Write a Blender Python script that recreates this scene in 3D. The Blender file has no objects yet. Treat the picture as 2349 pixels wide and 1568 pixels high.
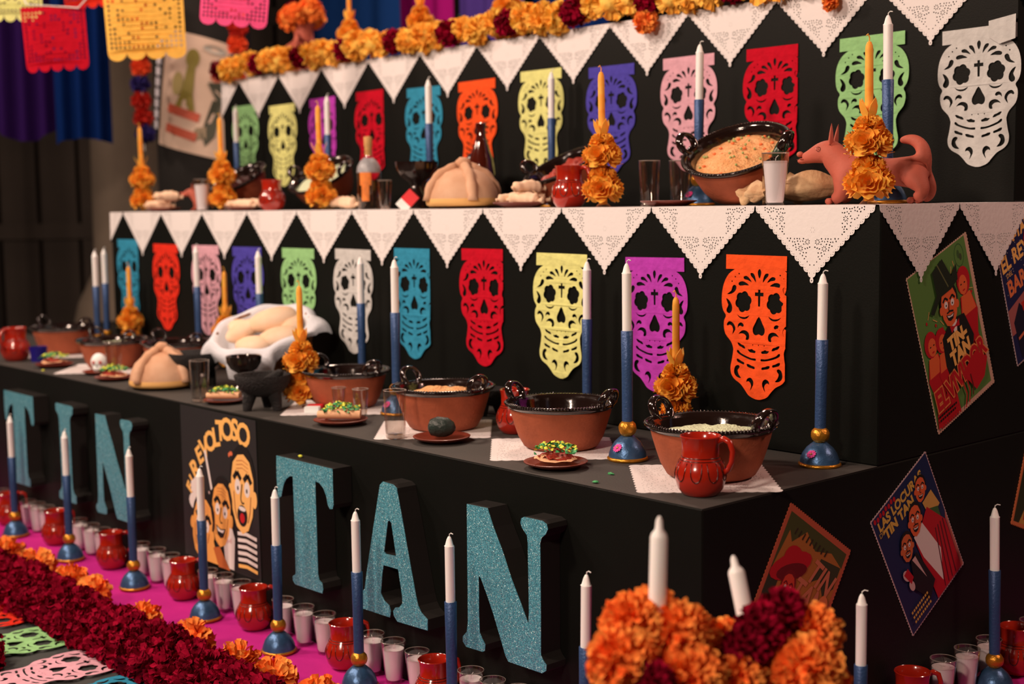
import bpy, bmesh, math, random
from mathutils import Vector, Matrix, noise
from mathutils.geometry import tessellate_polygon
PI = math.pi
rnd = random.Random(7)
SC = bpy.context.scene
COL = SC.collection
# ------------------------------------------------------------------ camera
FPX = 3108.6
CAM = Vector((1.7364, -2.0431, 1.2211))
def _basis(yaw, pitch, roll):
    f = Vector((-math.sin(yaw) * math.cos(pitch), math.cos(yaw) * math.cos(pitch), math.sin(pitch)))
    r = f.cross(Vector((0, 0, 1))).normalized()
    u = r.cross(f)
    return f, r * math.cos(roll) + u * math.sin(roll), u * math.cos(roll) - r * math.sin(roll)
CF, CR, CU = _basis(0.8449, -0.1014, -0.0138)
cd = bpy.data.cameras.new('camera')
cam = bpy.data.objects.new('camera', cd)
COL.objects.link(cam)
cam.matrix_world = Matrix(((CR.x, CU.x, -CF.x, CAM.x), (CR.y, CU.y, -CF.y, CAM.y), (CR.z, CU.z, -CF.z, CAM.z), (0, 0, 0, 1)))
cd.sensor_width = 36.0
cd.lens = 36.0 * FPX / 2349.0
cd.clip_start = 0.05
cd.dof.use_dof = True
cd.dof.focus_distance = 3.15
cd.dof.aperture_fstop = 2.3
SC.camera = cam
# ------------------------------------------------------------------ world, lights, exposure
w = bpy.data.worlds.new('world'); SC.world = w; w.use_nodes = True
w.node_tree.nodes['Background'].inputs[0].default_value = (0.9, 0.42, 0.26, 1)
w.node_tree.nodes['Background'].inputs[1].default_value = 0.03
def area(name, loc, target, size, power, color):
    l = bpy.data.lights.new(name, 'AREA'); l.shape = 'DISK'; l.size = size; l.energy = power; l.color = color
    o = bpy.data.objects.new(name, l); COL.objects.link(o); o.location = loc
    o.rotation_euler = (Vector(target) - Vector(loc)).to_track_quat('-Z', 'Y').to_euler()
    return o
WARM = (1.0, 0.72, 0.57)
area('hall_lamp', (-5.4, -2.2, 3.6), (-4.0, 0.6, 0.9), 0.45, 78, WARM)
area('hall_lamp', (-3.4, -2.2, 3.6), (-2.3, 0.6, 0.9), 0.45, 82, WARM)
area('hall_lamp', (-1.4, -2.3, 3.6), (-0.7, 0.5, 0.9), 0.45, 94, WARM)
area('back_fill', (-3.2, 2.1, 4.0), (-1.8, 0.2, 0.6), 0.45, 70, WARM)  # unseen light added above the altar to brighten the step tops
area('side_fill', (1.9, 1.9, 3.1), (0.0, 1.2, 1.0), 0.5, 38, (1.0, 0.54, 0.42))  # unseen reddish fill added for the altar's right side
area('front_fill', (0.9, -4.4, 3.2), (-0.2, 0.0, 0.7), 0.5, 165, (1.0, 0.72, 0.56))  # unseen fill added on the camera side to brighten the fronts
SC.view_settings.view_transform = 'Standard'
SC.view_settings.look = 'None'
SC.view_settings.gamma = 1.0
SC.view_settings.exposure = -0.14
SC.view_settings.use_curve_mapping = False
# ------------------------------------------------------------------ real sizes of the altar
H1, D1, T2, D2, T3 = 0.611, 0.6142, 1.2085, 1.2117, 1.8055
PW = 0.3405                 # width of one lace pennant
def XP(px, Y, z):
    'X of the point that stands at depth Y and height z and is seen in column px of the photograph'
    k = (px - 1174.5) / FPX
    A = (Y - CAM.y) * CR.y + (z - CAM.z) * CR.z
    B = (Y - CAM.y) * CF.y + (z - CAM.z) * CF.z
    return CAM.x + (k * B - A) / (CR.x - k * CF.x)
# ------------------------------------------------------------------ colours and materials
def lin(c):
    c /= 255.0
    return c / 12.92 if c <= 0.04045 else ((c + 0.055) / 1.055) ** 2.4
def S(r, g, b): return (lin(r), lin(g), lin(b), 1)
def D(r, g, b, k=1.0):
    'colour that looks like (r,g,b) under the warm hall lamps'
    return (min(.95, lin(r) * k), min(.95, lin(g) / .74 * k), min(.95, lin(b) / .6 * k), 1)
def mat(name, col, rough=.6, metal=0., bump=0., bscale=60., var=0., vscale=12., sheen=0., coat=0., spec=.5, trans=0., sss=0., col2=None):
    m = bpy.data.materials.new(name); m.use_nodes = True
    nt = m.node_tree; b = nt.nodes['Principled BSDF']
    b.inputs['Base Color'].default_value = col
    b.inputs['Roughness'].default_value = rough
    b.inputs['Metallic'].default_value = metal
    b.inputs['Specular IOR Level'].default_value = spec
    if sheen: b.inputs['Sheen Weight'].default_value = sheen
    if coat:
        b.inputs['Coat Weight'].default_value = coat; b.inputs['Coat Roughness'].default_value = .05
    if sss:
        b.inputs['Subsurface Weight'].default_value = sss; b.inputs['Subsurface Scale'].default_value = .01
    if trans: b.inputs['Transmission Weight'].default_value = trans
    tc = nt.nodes.new('ShaderNodeTexCoord')
    if var or col2:
        n = nt.nodes.new('ShaderNodeTexNoise'); n.inputs['Scale'].default_value = vscale; n.inputs['Detail'].default_value = 4
        nt.links.new(tc.outputs['Object'], n.inputs['Vector'])
        r = nt.nodes.new('ShaderNodeValToRGB')
        c2 = col2 or tuple(c * (1 - var) for c in col[:3]) + (1,)
        r.color_ramp.elements[0].position = .35; r.color_ramp.elements[1].position = .65
        r.color_ramp.elements[0].color = c2; r.color_ramp.elements[1].color = col
        nt.links.new(n.outputs['Fac'], r.inputs['Fac']); nt.links.new(r.outputs['Color'], b.inputs['Base Color'])
    if bump:
        n = nt.nodes.new('ShaderNodeTexNoise'); n.inputs['Scale'].default_value = bscale; n.inputs['Detail'].default_value = 5
        nt.links.new(tc.outputs['Object'], n.inputs['Vector'])
        bp = nt.nodes.new('ShaderNodeBump'); bp.inputs['Strength'].default_value = bump; bp.inputs['Distance'].default_value = .01
        nt.links.new(n.outputs['Fac'], bp.inputs['Height']); nt.links.new(bp.outputs['Normal'], b.inputs['Normal'])
    return m
def thin_glass(name, tint=(1, 1, 1, 1), refl=.5):
    m = bpy.data.materials.new(name); m.use_nodes = True
    nt = m.node_tree; nt.nodes.clear()
    o = nt.nodes.new('ShaderNodeOutputMaterial'); mx = nt.nodes.new('ShaderNodeMixShader')
    t = nt.nodes.new('ShaderNodeBsdfTransparent'); g = nt.nodes.new('ShaderNodeBsdfGlossy'); lw = nt.nodes.new('ShaderNodeLayerWeight')
    t.inputs[0].default_value = tint; g.inputs['Roughness'].default_value = .04; g.inputs[0].default_value = (1, 1, 1, 1)
    lw.inputs[0].default_value = .5
    pw = nt.nodes.new('ShaderNodeMath'); pw.operation = 'POWER'; pw.inputs[1].default_value = 2.6
    nt.links.new(lw.outputs['Facing'], pw.inputs[0])
    mr = nt.nodes.new('ShaderNodeMath'); mr.operation = 'MULTIPLY_ADD'; mr.inputs[1].default_value = refl; mr.inputs[2].default_value = .07
    nt.links.new(pw.outputs[0], mr.inputs[0])
    nt.links.new(mr.outputs[0], mx.inputs[0]); nt.links.new(t.outputs[0], mx.inputs[1]); nt.links.new(g.outputs[0], mx.inputs[2])
    nt.links.new(mx.outputs[0], o.inputs[0])
    return m
def glitter(name, col, col2):
    m = mat(name, col, rough=.5)
    nt = m.node_tree; b = nt.nodes['Principled BSDF']
    tc = nt.nodes.new('ShaderNodeTexCoord'); v = nt.nodes.new('ShaderNodeTexVoronoi'); v.inputs['Scale'].default_value = 650
    nt.links.new(tc.outputs['Object'], v.inputs['Vector'])
    r = nt.nodes.new('ShaderNodeValToRGB'); nt.links.new(v.outputs['Color'], r.inputs['Fac'])
    r.color_ramp.elements[0].color = col2; r.color_ramp.elements[0].position = .2
    r.color_ramp.elements[1].color = col; r.color_ramp.elements[1].position = .75
    e = r.color_ramp.elements.new(.93); e.color = (.75, 1, 1, 1)  # sparkle painted into the base colour as near-white flakes
    nt.links.new(r.outputs['Color'], b.inputs['Base Color'])
    nv = nt.nodes.new('ShaderNodeVectorMath'); nv.operation = 'SUBTRACT'; nv.inputs[1].default_value = (.5, .5, .5)
    nt.links.new(v.outputs['Color'], nv.inputs[0])
    sc = nt.nodes.new('ShaderNodeVectorMath'); sc.operation = 'SCALE'; sc.inputs['Scale'].default_value = .8
    nt.links.new(nv.outputs[0], sc.inputs[0])
    g = nt.nodes.new('ShaderNodeNewGeometry'); ad = nt.nodes.new('ShaderNodeVectorMath'); ad.operation = 'ADD'
    nt.links.new(g.outputs['Normal'], ad.inputs[0]); nt.links.new(sc.outputs[0], ad.inputs[1])
    nn = nt.nodes.new('ShaderNodeVectorMath'); nn.operation = 'NORMALIZE'; nt.links.new(ad.outputs[0], nn.inputs[0])
    nt.links.new(nn.outputs[0], b.inputs['Normal'])
    b.inputs['Metallic'].default_value = .3; b.inputs['Roughness'].default_value = .38
    return m
def printed(name, rough=.55):
    m = mat(name, (1, 1, 1, 1), rough)
    a = m.node_tree.nodes.new('ShaderNodeAttribute'); a.attribute_name = 'ink'
    m.node_tree.links.new(a.outputs['Color'], m.node_tree.nodes['Principled BSDF'].inputs['Base Color'])
    return m
M = {}
M['board'] = mat('black_painted_board', (.0036, .0047, .0036, 1), .5, bump=.05, bscale=240, var=.25, vscale=3, sheen=.02, spec=.14)
M['boardlit'] = mat('black_board_lit_top', (.058, .056, .052, 1), .7, bump=.1, bscale=200, var=.15, vscale=4, spec=.3)  # black board made paler: overhead light on the step tops put into colour
M['paper'] = mat('white_lace_paper', (.81, .795, .80, 1), .85, bump=.12, bscale=90, spec=.2)
M['wax'] = mat('white_wax', D(246, 226, 214), .45, sss=.15)
M['wick'] = mat('cotton_wick', D(225, 200, 180), .9)
M['terra'] = mat('raw_terracotta', D(176, 78, 44), .75, var=.3, vscale=14, bump=.15, bscale=130)
M['blackglaze'] = mat('black_glaze', (.012, .006, .005, 1), .12, coat=.6, bump=.12, bscale=35)
M['redglaze'] = mat('red_glaze', D(176, 32, 14), .18, coat=.8, var=.25, vscale=9)
M['darkpaint'] = mat('dark_slip_paint', D(60, 14, 6), .25, coat=.5)
M['redclay'] = mat('matte_red_clay', D(190, 84, 60), .7, bump=.1, bscale=150, var=.12, vscale=20)
M['browndish'] = mat('brown_clay_dish', D(120, 42, 26), .4, coat=.2)
M['bluemet'] = mat('metallic_blue_paint', D(70, 96, 124), .34, metal=.55, bump=.12, bscale=110, var=.35, vscale=40)
M['bluedark'] = mat('dark_blue_wrap', D(52, 72, 104), .42, metal=.3, bump=.2, bscale=160)
M['gold'] = mat('gold_paint', D(205, 125, 35), .32, metal=.7, bump=.3, bscale=90)
M['pinkfl'] = mat('pink_paper_flower', D(235, 60, 130), .7)
M['yelwax'] = mat('yellow_wax', D(255, 168, 64), .55, sss=.5, vscale=25, spec=.25, col2=D(255, 140, 42))
M['marig'] = mat('orange_petals', D(255, 150, 66), .8, vscale=22, spec=.1, col2=D(255, 98, 34))
M['marigy'] = mat('yellow_orange_petals', D(255, 188, 84), .8, vscale=22, spec=.1, col2=D(255, 150, 48))
M['burg'] = mat('burgundy_petals', D(158, 8, 36), .9, vscale=30, spec=.05, col2=D(100, 2, 18))
M['glass'] = thin_glass('clear_glass', (.94, .92, .9, 1), .75)
M['amber'] = mat('amber_glass', D(70, 18, 8), .06, coat=.5, spec=.8)
M['greenbot'] = mat('dark_green_glass', D(22, 34, 30), .1, coat=.5)
M['cork'] = mat('cork', D(215, 150, 85), .85, bump=.2)
M['orlabel'] = mat('orange_label', D(245, 120, 40), .6, var=.3, vscale=40)
M['stone'] = mat('black_volcanic_stone', (.012, .012, .013, 1), .85, bump=.9, bscale=120)
M['bread'] = mat('sugar_dusted_bread', D(222, 160, 120), .85, bump=.25, bscale=260, vscale=10, col2=D(205, 138, 98))
M['crust'] = mat('golden_crust', D(232, 160, 88), .7, bump=.1)
M['roll'] = mat('pale_bread_roll', D(250, 196, 156), .65, vscale=9, spec=.2, col2=D(240, 178, 134))
M['husk'] = mat('corn_husk', D(226, 172, 120), .7, bump=.4, bscale=60, vscale=16, col2=D(190, 130, 85))
M['cloth'] = mat('white_cotton_cloth', D(228, 205, 195), .9, bump=.5, bscale=160, sheen=.2)
M['wicker'] = mat('brown_wicker', D(170, 98, 48), .7, bump=.9, bscale=120, vscale=60, col2=D(120, 60, 25))
M['magenta'] = mat('magenta_cloth', D(204, 38, 116), .9, bump=.35, bscale=14, vscale=3, spec=.1, col2=D(186, 32, 110))
M['black'] = mat('black_side', (.018, .017, .016, 1), .7, spec=.15)
M['teal'] = glitter('teal_glitter', D(104, 172, 176), D(60, 118, 124))
M['green'] = mat('fresh_greens', D(80, 160, 90), .6, vscale=60, col2=D(45, 120, 60))
M['yelp'] = mat('yellow_petals', D(225, 205, 60), .6)
M['redfood'] = mat('red_filling', D(165, 45, 28), .5, bump=.5)
M['tortilla'] = mat('rolled_tortilla', D(240, 165, 115), .6, bump=.1)
M['rice'] = mat('orange_rice', D(250, 170, 105), .75, bump=.9, bscale=170, vscale=50, col2=D(240, 145, 80))
M['wrice'] = mat('pale_rice', D(225, 210, 160), .75, bump=.9, bscale=200)
M['mole'] = mat('dark_stew', D(60, 22, 16), .25, bump=.7, bscale=30)
M['chili'] = mat('dark_green_chili', D(28, 52, 32), .25)
M['avocado'] = mat('avocado_skin', D(34, 42, 34), .45, bump=.6, bscale=60)
M['carrot'] = mat('carrot', D(250, 110, 50), .6)
M['pea'] = mat('pea', D(165, 160, 88), .6)
M['milk'] = mat('white_candle_fill', D(236, 205, 194), .6)
M['pink'] = mat('sugar_white', D(240, 225, 215), .8)
M['pillar'] = mat('brown_stone', D(118, 92, 72), .9, bump=.3, bscale=5, var=.2, vscale=2)
M['wall'] = mat('dark_wall', D(62, 46, 36), .9, bump=.2, bscale=4, var=.3, vscale=1.5)
M['floor'] = mat('dark_floor', D(62, 58, 52), .6, bump=.1, bscale=10, var=.2, vscale=2)
M['print'] = printed('printed_ink')
M['metalgrey'] = mat('grey_metal', D(60, 54, 50), .5, metal=.4)
def paperm(name, r, g, b): return mat(name, D(r, g, b), .85, bump=.35, bscale=55, var=.12, vscale=35, spec=.12)
PC = {'teal': paperm('teal_tissue', 52, 128, 146), 'red': paperm('crimson_tissue', 196, 10, 30), 'orange': paperm('orange_tissue', 245, 78, 28),
      'scarlet': paperm('scarlet_tissue', 228, 44, 24), 'yellow': paperm('yellow_tissue', 228, 204, 118), 'magenta': paperm('magenta_tissue', 186, 56, 150),
      'purple': paperm('purple_tissue', 78, 62, 140), 'green': paperm('green_tissue', 150, 182, 112), 'white': paperm('white_tissue', 205, 182, 165),
      'pink': paperm('pink_tissue', 222, 150, 150), 'gold': paperm('gold_tissue', 245, 170, 70), 'rose': paperm('hot_pink_tissue', 250, 80, 120)}
# ------------------------------------------------------------------ mesh helpers
class B:
    def __init__(s): s.v = []; s.f = []; s.c = []
    def add(s, v, f, c=None):
        o = len(s.v); s.v += [tuple(p) for p in v]; s.f += [tuple(i + o for i in q) for q in f]
        s.c += [c or (1, 1, 1, 1)] * len(v)
        return s
    def tf(s, mtx):
        s.v = [tuple(mtx @ Vector(p)) for p in s.v]; return s
    def join(s, o, mtx=None):
        v = o.v if mtx is None else [tuple(mtx @ Vector(p)) for p in o.v]
        return s.add(v, o.f)
    def box(s, x0, y0, z0, x1, y1, z1):
        return s.add([(x0, y0, z0), (x1, y0, z0), (x1, y1, z0), (x0, y1, z0), (x0, y0, z1), (x1, y0, z1), (x1, y1, z1), (x0, y1, z1)],
                     [(0, 3, 2, 1), (4, 5, 6, 7), (0, 1, 5, 4), (1, 2, 6, 5), (2, 3, 7, 6), (3, 0, 4, 7)])
    def lathe(s, prof, n=32, wob=None, a0=0., a1=2 * PI):
        v = []; f = []; full = abs(a1 - a0 - 2 * PI) < 1e-6; m = n if full else n + 1
        for r, z in prof:
            for i in range(m):
                a = a0 + (a1 - a0) * i / n; rr = r * (wob(a, z) if wob else 1)
                v.append((rr * math.cos(a), rr * math.sin(a), z))
        for j in range(len(prof) - 1):
            for i in range(n):
                i2 = (i + 1) % m if full else i + 1
                f.append((j * m + i, j * m + i2, (j + 1) * m + i2, (j + 1) * m + i))
        return s.add(v, f)
    def tube(s, path, rad, n=10, sx=1., cap=True, up=None):
        P = [Vector(p) for p in path]; v = []; f = []; N = len(P)
        R = rad if isinstance(rad, (list, tuple)) else [rad] * N
        ref = Vector(up) if up else Vector((0, 0, 1))
        prev = None
        for i, p in enumerate(P):
            t = (P[min(i + 1, N - 1)] - P[max(i - 1, 0)]).normalized()
            if prev is None:
                a = ref.cross(t)
                if a.length < .05: a = Vector((1, 0, 0)).cross(t)
            else:
                a = prev - t * prev.dot(t)
            a.normalize(); prev = a; b = t.cross(a)
            for k in range(n):
                an = 2 * PI * k / n
                v.append(p + a * math.cos(an) * R[i] * sx + b * math.sin(an) * R[i])
        for i in range(N - 1):
            for k in range(n):
                f.append((i * n + k, i * n + (k + 1) % n, (i + 1) * n + (k + 1) % n, (i + 1) * n + k))
        if cap: f.append(tuple(range(n))[::-1]); f.append(tuple((N - 1) * n + k for k in range(n)))
        return s.add(v, f)
    def ball(s, c, r, nu=12, nv=8, nz=0., sd=0):
        v = []; f = []; c = Vector(c); r = r if isinstance(r, (tuple, list)) else (r, r, r)
        for j in range(nv + 1):
            th = PI * j / nv
            for i in range(nu):
                ph = 2 * PI * i / nu
                d = Vector((math.sin(th) * math.cos(ph), math.sin(th) * math.sin(ph), math.cos(th)))
                k = 1 + (noise.noise(d * 2.3 + Vector((sd, 0, 0))) * nz if nz else 0)
                v.append((c.x + d.x * r[0] * k, c.y + d.y * r[1] * k, c.z + d.z * r[2] * k))
        for j in range(nv):
            for i in range(nu):
                f.append((j * nu + i, (j + 1) * nu + i, (j + 1) * nu + (i + 1) % nu, j * nu + (i + 1) % nu))
        return s.add(v, f)
    def sheet(s, loops, th=.0005, plane='xz', bend=None, c=None):
        'flat cut-out with holes, given thickness; loops[0] is the outline'
        L = []
        for lp in loops: L.append([Vector((a, b, 0)) for a, b in lp])
        tris = tessellate_polygon(L)
        P = [p for lp in L for p in lp]; n = len(P)
        def put(p, k):
            y = k * th + (bend(p.x, p.y) if bend else 0)
            return (p.x, y, p.y) if plane == 'xz' else (p.x, p.y, -y)
        v = [put(p, 0) for p in P]; f = [tuple(t) for t in tris]
        if th:
            v += [put(p, 1) for p in P]; f += [tuple(i + n for i in t[::-1]) for t in tris]
            o = 0
            for lp in L:
                m = len(lp)
                for i in range(m): f.append((o + i, o + (i + 1) % m, n + o + (i + 1) % m, n + o + i))
                o += m
        return s.add(v, f, c)
    def mesh(s, name, mt=None, smooth=False, fix=True, merge=0, ink=False, autosm=None):
        me = bpy.data.meshes.new(name); me.from_pydata(s.v, [], s.f)
        if ink:
            at = me.attributes.new('ink', 'FLOAT_COLOR', 'POINT')
            at.data.foreach_set('color', [x for c in s.c for x in c])
        if fix or merge:
            bm = bmesh.new(); bm.from_mesh(me)
            if merge: bmesh.ops.remove_doubles(bm, verts=bm.verts, dist=merge)
            bmesh.ops.recalc_face_normals(bm, faces=bm.faces)
            bm.to_mesh(me); bm.free()
        if smooth or autosm:
            me.polygons.foreach_set('use_smooth', [True] * len(me.polygons))
            if autosm: me.set_sharp_from_angle(angle=math.radians(autosm))
        if mt: me.materials.append(mt)
        me.update(); return me
def cat_rom(pts, n=3, closed=True):
    out = []; N = len(pts)
    for i in range(N if closed else N - 1):
        p0, p1, p2, p3 = [pts[(i + k) % N] if closed else pts[max(0, min(N - 1, i + k))] for k in (-1, 0, 1, 2)]
        for j in range(n):
            t = j / n
            out.append(tuple(.5 * (2 * b + (c - a) * t + (2 * a - 5 * b + 4 * c - d) * t * t + (3 * b - a - 3 * c + d) * t ** 3)
                             for a, b, c, d in zip(p0, p1, p2, p3)))
    if not closed: out.append(tuple(pts[-1]))
    return out
def fold(me, x, ang, keep_right=True, sgn=1):
    'crease a sheet lying in xz along the vertical line x and turn the outer flap back (away from the viewer) by ang'
    bm = bmesh.new(); bm.from_mesh(me)
    bmesh.ops.bisect_plane(bm, geom=bm.verts[:] + bm.edges[:] + bm.faces[:], plane_co=(x, 0, 0), plane_no=(1, 0, 0))
    for v in bm.verts:
        d = (v.co.x - x) * sgn
        if d > 1e-5:
            y = v.co.y
            v.co.x = x + sgn * (d * math.cos(ang)) ; v.co.y = y + d * math.sin(ang) + .0015
    bm.to_mesh(me); bm.free(); return me
def link(name, me, parent=None, loc=(0, 0, 0), rot=(0, 0, 0), sc=1., mt=None, **tags):
    o = bpy.data.objects.new(name, me); COL.objects.link(o)
    o.location = loc; o.rotation_euler = rot; o.scale = (sc,) * 3 if not isinstance(sc, tuple) else sc
    if parent: o.parent = parent
    if mt and me and me.materials:
        o.material_slots[0].link = 'OBJECT'; o.material_slots[0].material = mt
    if tags.get('label') and not 4 <= len(tags['label'].split()) <= 16: print('LABEL', len(tags['label'].split()), tags['label'])
    for k, v in tags.items():
        if v: o[k] = v
    return o
def struct(name, bb, mt, **k):
    return link(name, bb.mesh(name, mt), kind='structure', **k)
def P(name, cat, *parts): return dict(name=name, cat=cat, parts=parts)
def parts_under(root, parts, mats):
    for pt in parts:
        nm, me, subs = pt[0], pt[1], (pt[2] if len(pt) > 2 else ())
        tag = pt[3] if len(pt) > 3 else {}
        if isinstance(tag, str): tag = {'label': tag}
        o = link(nm, me, root, mt=(mats or {}).get(nm), **tag)
        parts_under(o, subs, mats)
def place(p, label, loc, rz=0., tilt=(0, 0), sc=1., group=None, mats=None, name=None, cat=None, extra=()):
    r = link(name or p['name'], None, loc=loc, rot=(tilt[0], tilt[1], rz), sc=sc, label=label, category=cat or p['cat'], group=group)
    parts_under(r, list(p['parts']) + list(extra), mats)
    return r
def solo(name, me, label, cat, loc=(0, 0, 0), rot=(0, 0, 0), sc=1., group=None, mt=None, **t):
    return link(name, me, loc=loc, rot=rot, sc=sc, mt=mt, label=label, category=cat, group=group, **t)
def text_loops(body, size, extrude=0., shear=0., offset=0.):
    'outlines of lettering as flat triangles in xy'
    c = bpy.data.curves.new('t', 'FONT'); c.body = body; c.size = size; c.shear = shear; c.offset = offset; c.extrude = extrude
    c.resolution_u = 3; c.align_x = 'CENTER'; c.align_y = 'CENTER'
    o = bpy.data.objects.new('t', c); COL.objects.link(o)
    dg = bpy.context.evaluated_depsgraph_get(); me = bpy.data.meshes.new_from_object(o.evaluated_get(dg))
    v = [tuple(x.co) for x in me.vertices]; f = [tuple(q.vertices) for q in me.polygons]
    bpy.data.objects.remove(o); bpy.data.curves.remove(c); bpy.data.meshes.remove(me)
    return v, f
_glyph = {}
class Art(B):
    'flat print in local u (right), v (up) metres; every layer lies a hair above the last'
    def __init__(s): super().__init__(); s.k = 0
    def lay(s, pts, c, step=True):
        if step: s.k += 1
        tris = tessellate_polygon([[Vector((a, b, 0)) for a, b in pts]])
        s.add([(a, -.00006 * s.k, b) for a, b in pts], [tuple(t) for t in tris], c)
    def ell(s, x, y, rx, ry, c, rot=0., n=16, step=True):
        s.lay([(x + rx * math.cos(t) * math.cos(rot) - ry * math.sin(t) * math.sin(rot), y + rx * math.cos(t) * math.sin(rot) + ry * math.sin(t) * math.cos(rot))
               for t in [2 * PI * i / n for i in range(n)]], c, step)
    def line(s, pts, wd, c):
        s.k += 1
        for (a, b), (e, d) in zip(pts, pts[1:]):
            L = math.hypot(e - a, d - b) or 1; nx, ny = -(d - b) / L * wd / 2, (e - a) / L * wd / 2
            s.lay([(a + nx, b + ny), (a - nx, b - ny), (e - nx, d - ny), (e + nx, d + ny)], c, False)
    def txt(s, body, x, y, size, c, rot=0., shear=0., bold=.0, sx=1., arc=None):
        s.k += 1
        v, f = text_loops(body, size, 0, shear, bold)
        cr, sr = math.cos(rot), math.sin(rot)
        s.add([(x + a * sx * cr - b * sr, -.00006 * s.k, y + a * sx * sr + b * cr) for a, b, _ in v], f, c)
def poster(name, art_sheet, art, label, corner, ang, side, w_, h_):
    'corner = upper left corner on the wall (along, z); ang = tilt of the upper edge'
    rz = PI / 2 if side else 0
    loc = (.002, corner[0], corner[1]) if side else (corner[0], -.002, corner[1])
    r = link(name, None, loc=loc, rot=(0, 0, 0), label=label, category='poster')
    m = Matrix.Rotation(rz, 4, 'Z') @ Matrix.Rotation(-ang, 4, 'Y')
    r.matrix_world = Matrix.Translation(loc) @ m
    a = link('paper_sheet', art_sheet.mesh('paper_sheet', M['print'], ink=True), r)
    b = link('printed_picture', art.mesh('printed_picture', M['print'], ink=True, fix=False), r)
    return r
# ------------------------------------------------------------------ the hall
struct('floor', B().box(-10, -6, -.1, 5.5, 5.2, 0), M['floor'])
struct('wall_back', B().box(-10, 5.0, 0, 5.5, 5.2, 4.4), M['wall'])
struct('wall_left', B().box(-10, -6, 0, -9.8, 5.0, 4.4), M['wall'])
struct('wall_right', B().box(5.3, -6, 0, 5.5, 5.0, 4.4), M['wall'])
struct('wall_front', B().box(-9.8, -6, 0, 5.3, -5.8, 4.4), M['wall'])
struct('ceiling', B().box(-10, -6, 4.4, 5.5, 5.2, 4.5), M['wall'])
# stone pillar, pole and dark timber panels behind the altar's left end
bb = B().box(-.55, -.55, 0, .55, .55, .1)
bb.lathe([(.0, .1), (.52, .1), (.54, .16), (.5, .24), (.46, .26), (.47, .5), (.44, .62), (.34, .82), (.33, .84), (.31, 3.2), (.3, 4.4)], 32)
solo('stone_pillar', bb.mesh('stone_pillar', M['pillar'], autosm=40), 'round brown stone pillar with a flared base, left behind the altar', 'pillar', (-6.55, 2.1, 0))
bb = B().lathe([(0, 0), (.16, 0), (.16, .05), (.07, .08), (.065, 4.4)], 20)
solo('metal_post', bb.mesh('metal_post', M['metalgrey'], autosm=40), 'thin blurred grey post standing left of the stone pillar', 'post', (-7.35, 1.35, 0))
t = link('timber_screen', None, loc=(-8.2, 2.6, 0), rot=(0, 0, .84), label='dark timber screen of upright boards far behind the pillar', category='screen')
pm = B().box(-.14, -.02, 0, .14, .02, 3.8).mesh('plank', M['wall'])
for i in range(12): link('plank', pm, t, (-1.9 + i * .31, rnd.uniform(-.012, .012), 0))
rl = B().box(-2.1, -.045, 1.0, 1.7, -.02, 1.12).mesh('rail', M['wall'])
link('rail', rl, t); link('rail', rl, t, (0, 0, 1.6))
# ------------------------------------------------------------------ the stepped altar
def block(x0, y0, z0, x1, y1, z1):
    me = B().box(x0, y0, z0, x1, y1, z1).mesh('altar_step', M['board'])
    bm = bmesh.new(); bm.from_mesh(me); bmesh.ops.bevel(bm, geom=bm.edges[:], offset=.003, segments=1, affect='EDGES'); bm.to_mesh(me); bm.free()
    return me
for x0, y0, y1, z0, z1, lb in [(-5.3, 0, D1, 0, H1, 'lowest and deepest black altar step, carrying the food bowls and the teal letters'), (-3.90, D1, D2, H1, T2, 'middle black altar step with eleven paper skulls on its front'), (-3.94, D2, 2.3, T2, T3, 'topmost black altar step with twelve paper skulls and the marigold garland')]:
    st_ = solo('altar_step', block(x0, y0, z0, 0, 2.3, z1 - .001), lb, 'altar')
    link('lit_top_sheet', B().box(x0 + .0005, y0 + .0005, z1 - .001, -.0005, y1 if y1 < 2 else 2.29, z1).mesh('lit_top_sheet', M['boardlit']), st_, label='charcoal grey top of the step')  # thin sheet added to carry the painted light on each step top
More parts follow.
